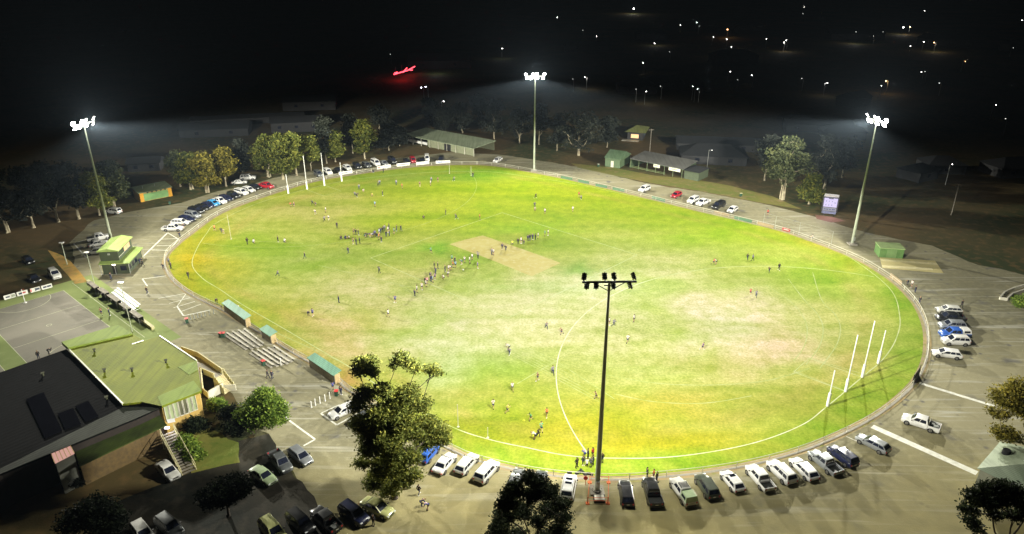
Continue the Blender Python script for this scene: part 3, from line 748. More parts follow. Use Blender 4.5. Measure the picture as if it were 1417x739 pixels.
CARS += [
 ((47, 368), (33, 359), 'hatch', 'black', 'dark hatchback furthest from the court in the unlit lot', lf),
 ((54, 394), (42, 383), 'sedan', 'black', 'black sedan behind the signboards of the court', lf),
 ((83, 390), (70, 377), 'suv', 'pearl', 'white SUV facing the court beside the dirt bank', lf),
 ((149, 330), (126, 334), 'ute', 'white', 'white pickup behind the scorers box with a dark tray', lf),
 ((145, 338), (128, 342), 'sedan', 'white', 'white sedan tucked behind the scorers box', lf),
 ((124, 352), (142, 350), 'hatch', 'white', 'small white hatchback left of the scorers box', lf),
]
for c in CARS: place_car(*c)

# ------------------------------------------------------------------ people
def skin_mesh(name, verts, edges, radii, root=0, sub=1):
    me = bpy.data.meshes.new(name+'_src'); me.from_pydata(verts, edges, []); me.update()
    o = bpy.data.objects.new(name+'_src', me); col.objects.link(o)
    sk = o.modifiers.new('s', 'SKIN'); sk.use_smooth_shade = True
    me.skin_vertices[0].data.foreach_set('radius', [r for q in radii for r in ((q, q) if not isinstance(q, tuple) else q)])
    for i, sv in enumerate(me.skin_vertices[0].data): sv.use_root = (i == root)
    s = o.modifiers.new('d', 'SUBSURF'); s.levels = sub; s.render_levels = sub
    dg = bpy.context.evaluated_depsgraph_get(); dg.update()
    nm = bpy.data.meshes.new_from_object(o.evaluated_get(dg)); nm.name = name
    bpy.data.objects.remove(o); bpy.data.meshes.remove(me)
    return nm
# pose: joint positions, y forward, z up, metres
def pose(kind):
    J = dict(pelvis=(0, 0, .95), waist=(0, .0, 1.08), chest=(0, 0, 1.32), neck=(0, 0, 1.5), skull=(0, .02, 1.62), crown=(0, .0, 1.70),
             shL=(-.19, 0, 1.42), elL=(-.25, -.02, 1.14), wrL=(-.24, .06, .90), haL=(-.24, .09, .80), thL=(-.20, .12, .86),
             shR=(.19, 0, 1.42), elR=(.25, -.02, 1.14), wrR=(.24, .06, .90), haR=(.24, .09, .80), thR=(.20, .12, .86),
             hiL=(-.1, 0, .9), knL=(-.11, .02, .5), anL=(-.12, -.02, .09), toL=(-.13, .14, .04),
             hiR=(.1, 0, .9), knR=(.11, .02, .5), anR=(.12, -.02, .09), toR=(.13, .14, .04))
    if kind == 'walk':
        J.update(knL=(-.1, .17, .52), anL=(-.1, .28, .1), toL=(-.1, .43, .07), knR=(.1, -.04, .5), anR=(.1, -.32, .16), toR=(.1, -.2, .05),
                 elL=(-.24, -.14, 1.16), wrL=(-.22, -.1, .93), haL=(-.22, -.07, .84), thL=(-.19, -.04, .9), elR=(.24, .08, 1.16), wrR=(.22, .25, 1.0), haR=(.21, .32, .95), thR=(.18, .32, .99))
    if kind == 'run':
        J.update(pelvis=(0, 0, .93), chest=(0, .12, 1.3), waist=(0, .04, 1.07), neck=(0, .18, 1.47), skull=(0, .23, 1.58), crown=(0, .24, 1.66), shL=(-.19, .14, 1.4), shR=(.19, .14, 1.4),
                 knL=(-.1, .34, .68), anL=(-.1, .22, .3), toL=(-.1, .36, .22), knR=(.1, -.12, .5), anR=(.1, -.48, .34), toR=(.1, -.46, .18),
                 elL=(-.25, -.12, 1.2), wrL=(-.22, .04, 1.06), haL=(-.21, .12, 1.06), thL=(-.18, .12, 1.1), elR=(.25, .3, 1.18), wrR=(.2, .48, 1.3), haR=(.19, .55, 1.36), thR=(.16, .52, 1.4))
    if kind == 'hips':
        J.update(elL=(-.4, -.08, 1.2), wrL=(-.22, .05, 1.02), haL=(-.17, .09, .98), thL=(-.2, .0, .96), elR=(.4, -.08, 1.2), wrR=(.22, .05, 1.02), haR=(.17, .09, .98), thR=(.2, .0, .96), anL=(-.2, -.02, .09), toL=(-.24, .13, .04), anR=(.2, -.02, .09), toR=(.24, .13, .04), knL=(-.15, .02, .5), knR=(.15, .02, .5))
    if kind == 'reach':
        J.update(elL=(-.28, .15, 1.5), wrL=(-.24, .3, 1.72), haL=(-.23, .34, 1.82), thL=(-.19, .36, 1.76), elR=(.32, .2, 1.3), wrR=(.3, .42, 1.36), haR=(.29, .5, 1.4), thR=(.26, .46, 1.44), knL=(-.1, .12, .5), anL=(-.12, .1, .09), toL=(-.12, .26, .04), anR=(.14, -.25, .1), toR=(.14, -.1, .04))
    if kind == 'crouch':
        J.update(pelvis=(0, -.1, .48), waist=(0, -.04, .6), chest=(0, .12, .82), neck=(0, .2, 1.0), skull=(0, .27, 1.1), crown=(0, .28, 1.18), shL=(-.19, .14, .92), shR=(.19, .14, .92),
                 hiL=(-.1, -.08, .45), hiR=(.1, -.08, .45), knL=(-.18, .32, .46), knR=(.18, .32, .46), anL=(-.16, .05, .1), anR=(.16, .05, .1), toL=(-.18, .2, .04), toR=(.18, .2, .04),
                 elL=(-.24, .28, .66), wrL=(-.15, .42, .52), haL=(-.1, .5, .46), thL=(-.12, .42, .44), elR=(.24, .28, .66), wrR=(.15, .42, .52), haR=(.1, .5, .46), thR=(.12, .42, .44))
    if kind == 'sit':
        J.update(pelvis=(0, -.1, .14), waist=(0, -.12, .28), chest=(0, -.08, .52), neck=(0, -.02, .7), skull=(0, .03, .81), crown=(0, .02, .89), shL=(-.19, -.06, .62), shR=(.19, -.06, .62),
                 hiL=(-.1, -.05, .12), hiR=(.1, -.05, .12), knL=(-.14, .34, .38), knR=(.14, .34, .3), anL=(-.13, .6, .09), anR=(.13, .66, .08), toL=(-.14, .72, .1), toR=(.14, .78, .12),
                 elL=(-.27, .02, .36), wrL=(-.18, .22, .36), haL=(-.14, .3, .38), thL=(-.12, .24, .42), elR=(.27, .02, .36), wrR=(.18, .22, .34), haR=(.14, .3, .34), thR=(.12, .24, .38))
    if kind == 'bend':
        J.update(pelvis=(0, -.12, .93), waist=(0, .0, 1.02), chest=(0, .24, 1.08), neck=(0, .42, 1.1), skull=(0, .53, 1.1), crown=(0, .61, 1.1), shL=(-.19, .33, 1.1), shR=(.19, .33, 1.1), hiL=(-.1, -.1, .88), hiR=(.1, -.1, .88),
                 elL=(-.22, .38, .84), wrL=(-.14, .46, .62), haL=(-.1, .5, .53), thL=(-.08, .44, .56), elR=(.22, .38, .84), wrR=(.14, .46, .62), haR=(.1, .5, .53), thR=(.08, .44, .56))
    return J
ORDER = ['pelvis', 'waist', 'chest', 'neck', 'skull', 'crown', 'shL', 'elL', 'wrL', 'haL', 'thL', 'shR', 'elR', 'wrR', 'haR', 'thR', 'hiL', 'knL', 'anL', 'toL', 'hiR', 'knR', 'anR', 'toR']
RAD = dict(pelvis=(.13, .105), waist=(.125, .1), chest=(.15, .115), neck=.05, skull=(.082, .1), crown=(.06, .075), sh=.062, el=.043, wr=.03, ha=(.035, .02), th=.014, hi=.088, kn=.057, an=.038, to=.036)
EDG = [('pelvis', 'waist'), ('waist', 'chest'), ('chest', 'neck'), ('neck', 'skull'), ('skull', 'crown'), ('chest', 'shL'), ('shL', 'elL'), ('elL', 'wrL'), ('wrL', 'haL'), ('wrL', 'thL'), ('chest', 'shR'), ('shR', 'elR'), ('elR', 'wrR'), ('wrR', 'haR'), ('wrR', 'thR'),
       ('pelvis', 'hiL'), ('hiL', 'knL'), ('knL', 'anL'), ('anL', 'toL'), ('pelvis', 'hiR'), ('hiR', 'knR'), ('knR', 'anR'), ('anR', 'toR')]
def sub_skin(name, J, joints, edges, grow, trunc=None, sub=1):
    idx = {j: i for i, j in enumerate(joints)}
    pos = []; rad = []
    for j in joints:
        q = Vector(J[j])
        if trunc and j in trunc: a, t = trunc[j]; q = Vector(J[a]).lerp(q, t)
        pos.append(tuple(q))
        r = RAD.get(j, RAD.get(j[:2]))
        if trunc and j in trunc: r = .058 if j[:2] in ('el', 'wr') else .085
        r = (r, r) if not isinstance(r, tuple) else r
        rad.append((r[0]+grow, r[1]+grow))
    return skin_mesh(name, pos, [(idx[a], idx[b]) for a, b in edges], rad, 0, sub)
POSES = {}
def get_pose(k):
    if k in POSES: return POSES[k]
    J = pose(k); D = {}
    D['body'] = sub_skin('person', J, ORDER, EDG, 0)
    tj = ['waist', 'chest', 'shL', 'elL', 'shR', 'elR', 'pelvis']; te = [('waist', 'chest'), ('chest', 'shL'), ('shL', 'elL'), ('chest', 'shR'), ('shR', 'elR'), ('waist', 'pelvis')]
    D['top_short'] = sub_skin('jersey', J, tj, te, .018, {'elL': ('shL', .62), 'elR': ('shR', .62)})
    D['top_long'] = sub_skin('jacket', J, tj+['wrL', 'wrR'], te+[('elL', 'wrL'), ('elR', 'wrR')], .022, {'wrL': ('elL', .95), 'wrR': ('elR', .95)})
    bj = ['pelvis', 'hiL', 'knL', 'hiR', 'knR']; be = [('pelvis', 'hiL'), ('hiL', 'knL'), ('pelvis', 'hiR'), ('hiR', 'knR')]
    D['shorts'] = sub_skin('shorts', J, bj, be, .016, {'knL': ('hiL', .6), 'knR': ('hiR', .6)})
    D['trousers'] = sub_skin('trousers', J, bj+['anL', 'anR'], be+[('knL', 'anL'), ('knR', 'anR')], .016, None)
    # hair: cap over the skull, open at the face
    bm = bmesh.new(); c = Vector(J['skull']).lerp(Vector(J['crown']), .55); ax = (Vector(J['crown'])-Vector(J['neck'])).normalized()
    bmesh.ops.create_icosphere(bm, subdivisions=2, radius=.118)
    fwd = Vector((0, 1, 0)) if abs(ax.y) < .7 else Vector((0, 0, -1))
    dele = [v for v in bm.verts if v.co.dot(ax) < -.03 and v.co.dot(fwd) > -.02 or v.co.dot(ax) < -.075]
    bmesh.ops.delete(bm, geom=dele, context='VERTS')
    bmesh.ops.translate(bm, verts=bm.verts, vec=c-fwd*.012)
    me = bpy.data.meshes.new('hair'); bm.to_mesh(me); bm.free(); me.shade_smooth(); D['hair'] = me
    # shoes
    b = MB()
    for s in 'LR':
        a, t = Vector(J['an'+s]), Vector(J['to'+s]); q = (t-a).to_track_quat('Y', 'Z').to_matrix()
        b.box(a.lerp(t, .55)-Vector((0, 0, .01)), (.095, (t-a).length+.1, .075), M=q)
    me = bpy.data.meshes.new('shoes'); me.from_pydata(b.v, [], b.f); me.update(); D['shoes'] = me
    for q in D.values():
        if not q.materials: q.materials.append(None)
    POSES[k] = D; return D
def cloth(name, c): return mat(name, c, .85)
CL = {'navy': cloth('navy_cloth', (.02, .03, .09)), 'dark': cloth('dark_cloth', (.012, .014, .02)), 'white': cloth('white_cloth', (.75, .75, .74)), 'blue': cloth('blue_cloth', (.03, .08, .42)), 'ltblue': cloth('light_blue_cloth', (.15, .4, .62)),
      'red': cloth('red_cloth', (.6, .02, .03)), 'orange': cloth('orange_cloth', (.8, .18, .04)), 'teal': cloth('teal_cloth', (.05, .32, .28)), 'green': cloth('green_cloth', (.02, .42, .2)), 'yellow': cloth('yellow_cloth', (.75, .75, .08)),
      'pink': cloth('pink_cloth', (.8, .3, .4)), 'grey': cloth('grey_cloth', (.2, .21, .25)), 'purple': cloth('purple_cloth', (.12, .07, .25)), 'brown': cloth('brown_cloth', (.16, .08, .05))}
SKIN = [mat('skin_light', (.55, .34, .24), .6), mat('skin_tan', (.38, .22, .14), .6)]
HAIR = [mat('hair_dark', (.02, .014, .01), .8), mat('hair_brown', (.08, .045, .02), .8), mat('hair_fair', (.3, .2, .08), .8)]
CNAME = {'dark': 'dark', 'ltblue': 'light blue', 'navy': 'navy', 'grey': 'grey'}
POSN = {'stand': 'standing', 'walk': 'walking', 'run': 'running', 'hips': 'standing hands on hips', 'reach': 'reaching up', 'crouch': 'crouching', 'sit': 'sitting', 'bend': 'bending over'}
def person(px, py, top, pos='stand', bottom=None, long=None, face=None, label=None, group=None, z=.03, k=[0]):
    D = get_pose(pos); x, y = G(px, py); k[0] += 1; i = k[0]
    o = bpy.data.objects.new('person', D['body']); col.objects.link(o)
    o.location = (x, y, z); o.rotation_euler = (0, 0, (rnd.random()*6.28 if face is None else R(face)))
    s = .95+.1*((i*37) % 10)/10; o.scale = (s, s, s)
    o.material_slots[0].link = 'OBJECT'; o.material_slots[0].material = SKIN[i % 2]
    bottom = bottom or ('navy' if i % 3 else 'dark'); long = (top in ('dark', 'navy', 'grey')) if long is None else long
    for nm, me, mt in ((('jacket', D['top_long'], CL[top]) if long else ('jersey', D['top_short'], CL[top])), (('trousers', D['trousers'], CL[bottom]) if long else ('shorts', D['shorts'], CL[bottom])), ('hair', D['hair'], HAIR[i % 3]), ('shoes', D['shoes'], CL['white' if i % 4 == 0 else 'dark'])):
        c = bpy.data.objects.new(nm, me); col.objects.link(c); c.parent = o
        c.material_slots[0].link = 'OBJECT'; c.material_slots[0].material = mt
    tag(o, label, 'person', group); return o
ORD = ['first', 'second', 'third', 'fourth', 'fifth', 'sixth', 'seventh', 'eighth', 'ninth', 'tenth', 'eleventh', 'twelfth', 'thirteenth', 'fourteenth', 'fifteenth', 'sixteenth', 'seventeenth', 'eighteenth', 'nineteenth', 'twentieth', 'twenty first', 'twenty second', 'twenty third', 'twenty fourth', 'twenty fifth', 'twenty sixth', 'twenty seventh', 'twenty eighth', 'twenty ninth', 'thirtieth', 'thirty first', 'thirty second']
def crowd(rows, place, group):
    rows = sorted(rows, key=lambda r: r[0])
    for i, r in enumerate(rows):
        px, py, top = r[:3]; pos = r[3] if len(r) > 3 else 'stand'; kw = r[4] if len(r) > 4 else {}
        person(px, py, top, pos, label=f"person in {CNAME.get(top, top)} {POSN[pos]}, {ORD[i]} {'of left' if 0 else 'from left'} {place}".replace('standing hands on hips', 'hands on hips'), group=group, **kw)
crowd([(472, 330.5, 'dark', 'sit'), (477.5, 331, 'navy', 'crouch'), (482.5, 330, 'white', 'sit'), (489.5, 324.5, 'brown'), (492.5, 325, 'dark'), (496, 325.5, 'dark'), (489, 338, 'brown'), (493, 338.5, 'dark'), (498, 337, 'navy', 'hips'),
       (505, 328.5, 'teal', 'crouch'), (508, 328.5, 'dark', 'bend'), (512, 328, 'blue', 'bend'), (515, 328.5, 'white', 'bend'), (519, 327, 'blue'), (524.5, 332, 'orange'), (528, 335, 'dark'), (525, 325, 'ltblue'), (527, 323, 'navy'),
       (530, 322, 'dark'), (532.5, 319.5, 'grey'), (534.5, 327.5, 'dark'), (537, 322, 'white'), (539, 326.5, 'navy'), (538.5, 317.5, 'dark'), (545.5, 324, 'teal'), (549, 320, 'dark'), (555, 320, 'dark', 'walk'), (517, 325, 'grey', 'sit'), (522, 327.5, 'dark', 'crouch')],
      'of huddle', 'players gathered in the huddle left of the pitch')
crowd([(574, 410, 'navy'), (577, 405, 'white'), (584, 401, 'white'), (589.5, 397, 'white'), (588.5, 392.5, 'dark'), (591.5, 393, 'pink'), (596.5, 390, 'navy'), (598.8, 391, 'ltblue'), (595.8, 386, 'navy', 'hips'), (602, 387, 'purple'), (603, 379.5, 'navy'),
       (601, 371.5, 'dark'), (606, 372, 'dark'), (614, 386, 'white', 'crouch'), (620, 383.5, 'white', 'bend'), (616, 376.5, 'dark'), (621, 375.5, 'white'), (624, 374, 'white', 'bend'), (627, 370.5, 'orange'), (630.5, 370.5, 'ltblue'), (625.5, 362, 'green'), (629.5, 364, 'dark'),
       (639, 366, 'teal', 'bend'), (643, 363.5, 'white'), (650, 364.5, 'white'), (653.5, 360, 'white'), (661, 371.5, 'blue'), (661.5, 358, 'grey', 'reach')],
      'in slanting line', 'people in the slanting line before the pitch')
crowd([(680.5, 352.5, 'grey'), (683, 353, 'white'), (695, 345, 'navy'), (700, 346.5, 'dark', 'bend'), (709, 339, 'yellow', 'crouch'), (717, 338, 'dark'), (721, 337, 'white'), (724.5, 338, 'dark', 'bend'), (730.5, 333.5, 'navy'), (733.3, 333, 'dark'), (737, 332, 'navy'), (741, 332, 'dark'),
       (744.5, 330, 'white'), (754, 327, 'teal'), (758.5, 326, 'white')], 'on the pitch', 'people on and behind the pitch')
crowd([(451, 294, 'white'), (449, 307, 'grey', 'run'), (455, 305, 'white', 'run'), (466.5, 316, 'dark', 'walk'), (433, 284.5, 'navy', 'run'), (437, 285.5, 'brown', 'bend'), (436.5, 297, 'white', 'run'), (403, 286, 'orange', 'bend'), (407, 287, 'brown', 'run'), (482, 351, 'navy', 'walk')],
      'left of the huddle', 'players scattered left of the huddle')
crowd([(497, 262, 'grey'), (503, 266, 'white', 'crouch'), (491.5, 272, 'grey', 'run'), (494, 273, 'dark', 'bend'), (515, 272, 'yellow', 'crouch'), (529.5, 271, 'dark'), (523.5, 258, 'dark', 'walk'), (525.5, 256, 'grey'), (530.5, 239, 'navy'), (516.5, 239.5, 'dark', 'crouch'), (548.5, 256, 'grey'), (556.5, 261, 'red'), (519, 286, 'ltblue'), (581, 258, 'brown'),
       (597, 252, 'grey'), (596, 257, 'white'), (606, 252, 'brown'), (628, 251, 'grey', 'run'), (654.5, 245.5, 'dark', 'hips')], 'among players near the far goal end', 'players near the far end')
crowd([(586, 303, 'dark', 'crouch'), (617, 297, 'dark'), (631.5, 304, 'navy', 'run'), (664, 304, 'orange'), (741, 275, 'dark', 'run'), (740, 287, 'navy', 'hips'), (754, 296, 'white'), (792.5, 293, 'white', 'walk'), (801, 273, 'red'), (804, 277, 'grey', 'run'), (740, 291.5, 'white', 'crouch')],
      'in the bright far middle', 'people in the bright far middle of the oval')
crowd([(297.5, 320, 'orange', 'walk'), (307, 323, 'navy', 'run'), (309.5, 323, 'white', 'bend'), (342.5, 338, 'dark', 'walk'), (351, 337, 'white', 'crouch'), (385, 335, 'dark'), (394, 336, 'white', 'crouch'), (422, 358, 'dark', 'walk'), (384.5, 383, 'grey', 'run'), (261, 385, 'dark', 'walk')],
      'among players on the left end of the oval', 'players on the left end of the oval')
crowd([(469, 419, 'navy'), (547, 419, 'blue', 'hips'), (537.5, 439, 'white', 'walk'), (525, 378, 'navy', 'reach'), (427, 437, 'navy', 'bend'), (433, 438, 'blue', 'walk'), (596.5, 351, 'green', 'run')],
      'among people standing apart in the left middle', 'people standing apart in the left middle')
crowd([(987, 367, 'orange', 'run'), (990.5, 366, 'white', 'bend'), (1034, 360, 'dark', 'walk'), (1041.5, 361, 'grey', 'walk'), (1064, 378, 'dark', 'run'), (1077.5, 374, 'dark', 'walk'), (1038, 409, 'red', 'run'), (1046, 412, 'grey', 'run'), (971.5, 485, 'purple', 'run'), (868, 475, 'white', 'run'), (877, 446, 'white'), (843, 450, 'white'), (849, 452, 'grey', 'run'),
       (825, 553, 'brown', 'run'), (835, 541, 'green')], 'right of the tower', 'players on the right half of the oval')
crowd([(756, 456, 'grey', 'run'), (777, 464, 'brown', 'run'), (704, 485, 'white', 'bend'), (705, 492, 'grey', 'run'), (709, 541, 'white', 'walk'), (744, 527, 'brown', 'walk'), (765, 519, 'grey', 'run'), (682.5, 566, 'white', 'run'), (702, 572, 'yellow', 'run'), (734.5, 583, 'green', 'run'), (749, 598, 'green', 'run'), (740, 608, 'white', 'bend'), (744, 606, 'dark', 'run'), (756.5, 577, 'orange', 'walk')],
      'among players in the near arc', 'players chasing the ball in the near arc')
crowd([(798, 647, 'dark', 'hips', dict(bottom='dark')), (807, 644, 'navy'), (808.5, 634, 'blue', 'bend'), (813.5, 634, 'navy', 'stand', dict(bottom='dark')), (820, 633, 'red'), (812, 645, 'white', 'crouch'), (817.5, 647, 'grey'), (820.8, 643, 'dark'), (833, 641, 'dark', 'stand')],
      'at the nearest tower', 'people at the foot of the nearest tower')
crowd([(895, 661, 'dark', 'stand', dict(bottom='dark')), (904, 663, 'orange'), (908.5, 666, 'dark')], 'by the black pickup', 'people at the fence before the black pickup')
crowd([(580, 685, 'dark', 'walk'), (583.5, 701, 'navy', 'bend'), (592, 706, 'blue', 'bend'), (517, 727, 'dark')], 'among people in the near car park', 'people walking in the near car park')
crowd([(371, 524, 'dark', 'walk'), (377, 525, 'navy', 'walk'), (461, 540, 'blue'), (472, 547, 'navy'), (344, 449, 'yellow', 'hips'), (330, 432, 'white'), (313, 426, 'dark', 'reach'), (300, 420, 'dark', 'bend'), (204, 407, 'dark', 'walk'), (154, 387, 'dark')], 'on the asphalt', 'people on the asphalt by the shelters')
crowd([(141, 437, 'brown', 'run'), (152, 437, 'navy'), (68, 470+20, 'dark', 'bend'), (54, 497, 'dark')], 'on the netball court', 'people on the netball court')
crowd([(186, 357, 'teal'), (189, 361, 'dark'), (193, 360, 'red'), (194, 365, 'navy', 'bend'), (198, 369, 'dark', 'walk'), (190, 354, 'dark'), (184, 362, 'brown')], 'of the group beside the scorers box', 'people beside the scorers box')
crowd([(226, 372, 'dark', 'bend'), (249, 328, 'dark', 'bend'), (237, 372, 'dark'), (234, 366, 'grey'), (255, 316, 'brown', 'bend')], 'at the left fence', 'spectators at the left fence')
crowd([(1124, 329, 'white', 'sit'), (1062, 298, 'red'), (1255.5, 394, 'dark', 'bend'), (1261, 398, 'white'), (1266, 405, 'dark'), (1330, 426, 'dark', 'walk'), (1272, 420, 'dark')], 'outside the right fence', 'people outside the right fence')

# ------------------------------------------------------------------ small helpers for built things
def wallseg(mb, p, q, z0, z1, th=.15, m=0):
    p, q = Vector((p[0], p[1])), Vector((q[0], q[1])); d = q-p
    mb.box(((p.x+q.x)/2, (p.y+q.y)/2, (z0+z1)/2), (d.length, th, z1-z0), math.atan2(d.y, d.x), m)
def rel(pts, o): return [(p[0]-o[0], p[1]-o[1]) + tuple(p[2:]) for p in pts]
def cen(pts): return (sum(p[0] for p in pts)/len(pts), sum(p[1] for p in pts)/len(pts))
def lerp(a, b, t): return tuple(a[i]+(b[i]-a[i])*t for i in range(len(a)))

# ------------------------------------------------------------------ fence round the oval
per = [0]
for i in range(len(FEN)): per.append(per[-1]+math.dist(FEN[i], FEN[(i+1) % len(FEN)]))
def along(s):
    s %= per[-1]
    for i in range(len(FEN)):
        if per[i+1] >= s: return lerp(FEN[i], FEN[(i+1) % len(FEN)], (s-per[i])/(per[i+1]-per[i]+1e-9))
fn = empty('boundary_fence', (CEN[0], CEN[1], 0), 0, 'low white pipe fence running all round the oval', 'fence')
b = MB(); NPST = 96
pts = [along(per[-1]*i/(NPST*2)) for i in range(NPST*2)]
for z, r in ((1.05, .045), (.55, .03)):
    for i in range(len(pts)):
        p, q = pts[i], pts[(i+1) % len(pts)]
        b.tube((p[0]-CEN[0], p[1]-CEN[1], z), (q[0]-CEN[0], q[1]-CEN[1], z), r, r, 6, caps=False)
b.build('rail', M['off_white'], fn)
pb = MB(); pb.tube((0, 0, 0), (0, 0, 1.08), .05, .05, 8); pm = pb.build('post', M['off_white'], fn)
for i in range(NPST):
    p = along(per[-1]*i/NPST); o = pm if i == 0 else bpy.data.objects.new('post', pm.data)
    if i: col.objects.link(o); o.parent = fn
    o.location = (p[0]-CEN[0], p[1]-CEN[1], 0)
kb = MB(); ribbon(kb, [along(per[-1]*i/400) for i in range(400)], .42, .05, True)
o = kb.build('kerb', M['concrete']); o['kind'] = 'structure'

def sign_board(a, bb, h, mface, label, group=None, z0=.12, marks=None, off=.18, cat='advertising board'):
    A, B = Vector(G(*a)), Vector(G(*bb)); c = (A+B)/2; d = B-A; t = empty('advertising_board', (c.x, c.y, 0), math.atan2(d.y, d.x), label, cat, group)
    k = MB(); k.box((0, 0, z0+h/2), (d.length, .05, h)); k.build('panel', mface, t)
    k = MB()
    for s in (-1, 1): k.box((s*(d.length/2-.25), .07, (z0+h)/2), (.07, .07, z0+h))
    k.build('frame', M['steel'], t)
    if marks:
        for j, (u, v, w, hh, mm) in enumerate(marks):
            k = MB(); k.box((u*d.length/2, -.029, z0+h*v), (w*d.length, .006, hh*h)); k.build('lettering', mm, t)
    return t
BD_W = mat('board_white', (.7, .7, .66), .6); BD_G = mat('board_green', (.1, .2, .12), .6); BD_T = mat('board_tan', (.4, .3, .18), .7); BD_R = mat('board_red', (.4, .03, .03), .6)
INK = mat('ink_dark', (.03, .04, .08), .6); INKB = mat('ink_blue', (.05, .15, .5), .6)
adv = 'advertising boards on the oval fence'
sign_board((469, 243), (488, 240), 1.0, BD_W, 'white board on the fence left of the white van', adv, marks=[(-.2, .5, .5, .3, INK)])
sign_board((522, 235), (541, 232), 1.0, BD_W, 'white board with a red logo at its left end', adv, marks=[(-.7, .5, .16, .5, M['red']), (.2, .5, .4, .2, INK)])
sign_board((549, 231), (567, 229), 1.0, BD_W, 'white board in front of the red SUV', adv, marks=[(0, .5, .6, .25, INK)])
sign_board((576, 229), (594, 227), 1.0, BD_W, 'plain white board in front of the tall white van', adv)
sign_board((603, 227), (623, 226), 1.0, BD_W, 'white board with blue lettering, last at the far end', adv, marks=[(-.4, .5, .3, .4, INKB)])
sign_board((776, 247), (792, 250), .8, BD_G, 'green board right of the far tower, first of the green ones', adv)
sign_board((800, 252), (815, 255), .8, BD_G, 'second green board right of the far tower', adv)
sign_board((824, 258), (840, 261), .8, BD_G, 'third green board right of the far tower', adv)
sign_board((848, 263), (864, 266), .8, BD_G, 'green board just left of the lone white SUV', adv)
sign_board((902, 275), (920, 280), .8, BD_G, 'green board between the white SUV and the red hatchback', adv)
sign_board((988, 295), (1009, 300), .8, BD_T, 'brown board below the big black pickup', adv)
sign_board((1016, 303), (1040, 309), .8, BD_G, 'green board right of the white hatchback', adv)
sign_board((1048, 311), (1070, 317), .8, BD_T, 'tan board left of the red board', adv)
sign_board((1082, 319), (1093, 322), .9, BD_R, 'small red board on the right fence below the scoreboard', adv, marks=[(0, .5, .6, .2, BD_W)])
sign_board((1231, 384), (1247, 396), 1.0, BD_T, 'long brown board on the fence near the concrete slab', adv)

# ------------------------------------------------------------------ goal posts
def goal_post(px, py, h, label, grp):
    x, y = G(px, py); t = empty('goal_post', (x, y, .02), 0, label, 'goal post', grp)
    k = MB(); k.tube((0, 0, 0), (0, 0, h), .11, .09, 12); k.tube((0, 0, h), (0, 0, h+.06), .09, .03, 12); k.build('pole', M['white_paint'], t, smooth=True)
    k = MB(); k.tube((0, 0, .02), (0, 0, 2.4), .24, .24, 14); k.tube((0, 0, 2.4), (0, 0, 2.5), .24, .12, 14); k.build('padding', M['white_paint'], t, smooth=True)
g1 = 'goal posts at the right end'; g2 = 'goal posts at the left end'
goal_post(1145, 562, 6.6, 'short white behind post nearest the parked cars at the right end', g1)
goal_post(1170, 542, 10.6, 'tall white goal post, second from the left at the right end', g1)
goal_post(1193, 522, 10.8, 'tall white goal post, third from the left at the right end', g1)
goal_post(1215, 503, 6.6, 'short white behind post farthest from the parked cars at the right end', g1)
goal_post(399, 268, 6.0, 'short white post, leftmost at the left end', g2)
goal_post(425, 262, 10.6, 'tall white goal post, second from left at the left end', g2)
goal_post(449, 257, 10.4, 'tall white goal post, third from left at the left end', g2)
goal_post(473, 251, 6.2, 'short white post, rightmost at the left end', g2)
def thin_pole(px, py, h, label):
    x, y = G(px, py); k = MB(); k.tube((0, 0, 0), (0, 0, h), .045, .04, 8); k.tube((0, 0, 0), (0, 0, .08), .2, .2, 10); k.tube((0, 0, h), (0, 0, h+.08), .06, .06, 8)
    o = k.build('marker_pole', M['off_white']); o.location = (x, y, .02); tag(o, label, 'pole')
thin_pole(634, 591, 4, 'thin white pole at the boundary line right of the big gum')
thin_pole(675, 606, 1.8, 'short thin pole on the near boundary line')
thin_pole(320, 331, 6.5, 'thin white pole on the left of the oval near the parked row')
thin_pole(622, 240, 3, 'thin white pole near the far end of the oval, left one')
thin_pole(652, 243, 3, 'thin white pole near the far end of the oval, right one')

# ------------------------------------------------------------------ scorers box
u = Vector((*G(178, 364, 2.7), 0))-Vector((*G(136, 366, 2.7), 0)); v = Vector((*G(186, 343, 2.7), 0))-Vector((*G(178, 364, 2.7), 0))
O = Vector((*G(136, 366, 2.7), 0)); t = empty('scorers_box', (O.x, O.y, 0), math.atan2(u.y, u.x), 'two storey green roofed scorers box beside the left floodlight tower', 'building')
U = u.length; vl = Matrix.Rotation(-math.atan2(u.y, u.x), 3, 'Z') @ v; VL = vl.y
GRN = corr('lime_green_roof', (.32, .42, .13), (.26, .36, .10), math.atan2(u.y, u.x)+math.pi/2, .3)
DKW = mat('dark_green_wall', (.05, .065, .035), .7)
k = MB(); k.box((U/2, VL/2, 1.28), (U-.9, VL-.9, 2.56)); k.build('wall', DKW, t)
k = MB()
a = .75
k.add([(0, 0, 2.55), (U, 0, 2.55), (U, VL, 2.55), (0, VL, 2.55), (0, a+.3, 3.0), (U-a-.6, a+.3, 3.0), (U-a-.6, VL, 3.0), (0, VL, 3.0), (0, 0, 2.7), (U, 0, 2.7), (U, VL, 2.7), (0, VL, 2.7)],
      [(0, 1, 9, 8), (1, 2, 10, 9), (2, 3, 11, 10), (3, 0, 8, 11), (8, 9, 5, 4), (9, 10, 6, 5), (4, 5, 6, 7), (3, 2, 1, 0), (10, 11, 7, 6), (11, 8, 4, 7)])
k.build('lower_roof', GRN, t)
W2 = U*.66; k = MB(); k.box((W2/2+.05, VL/2+.5, 4.25), (W2-.3, VL-1.2, 2.5)); k.build('upper_wall', DKW, t)
k = MB(); x0, x1, y0, y1 = -.15, W2+.3, .75, VL+.2
xm = (x0+x1)/2
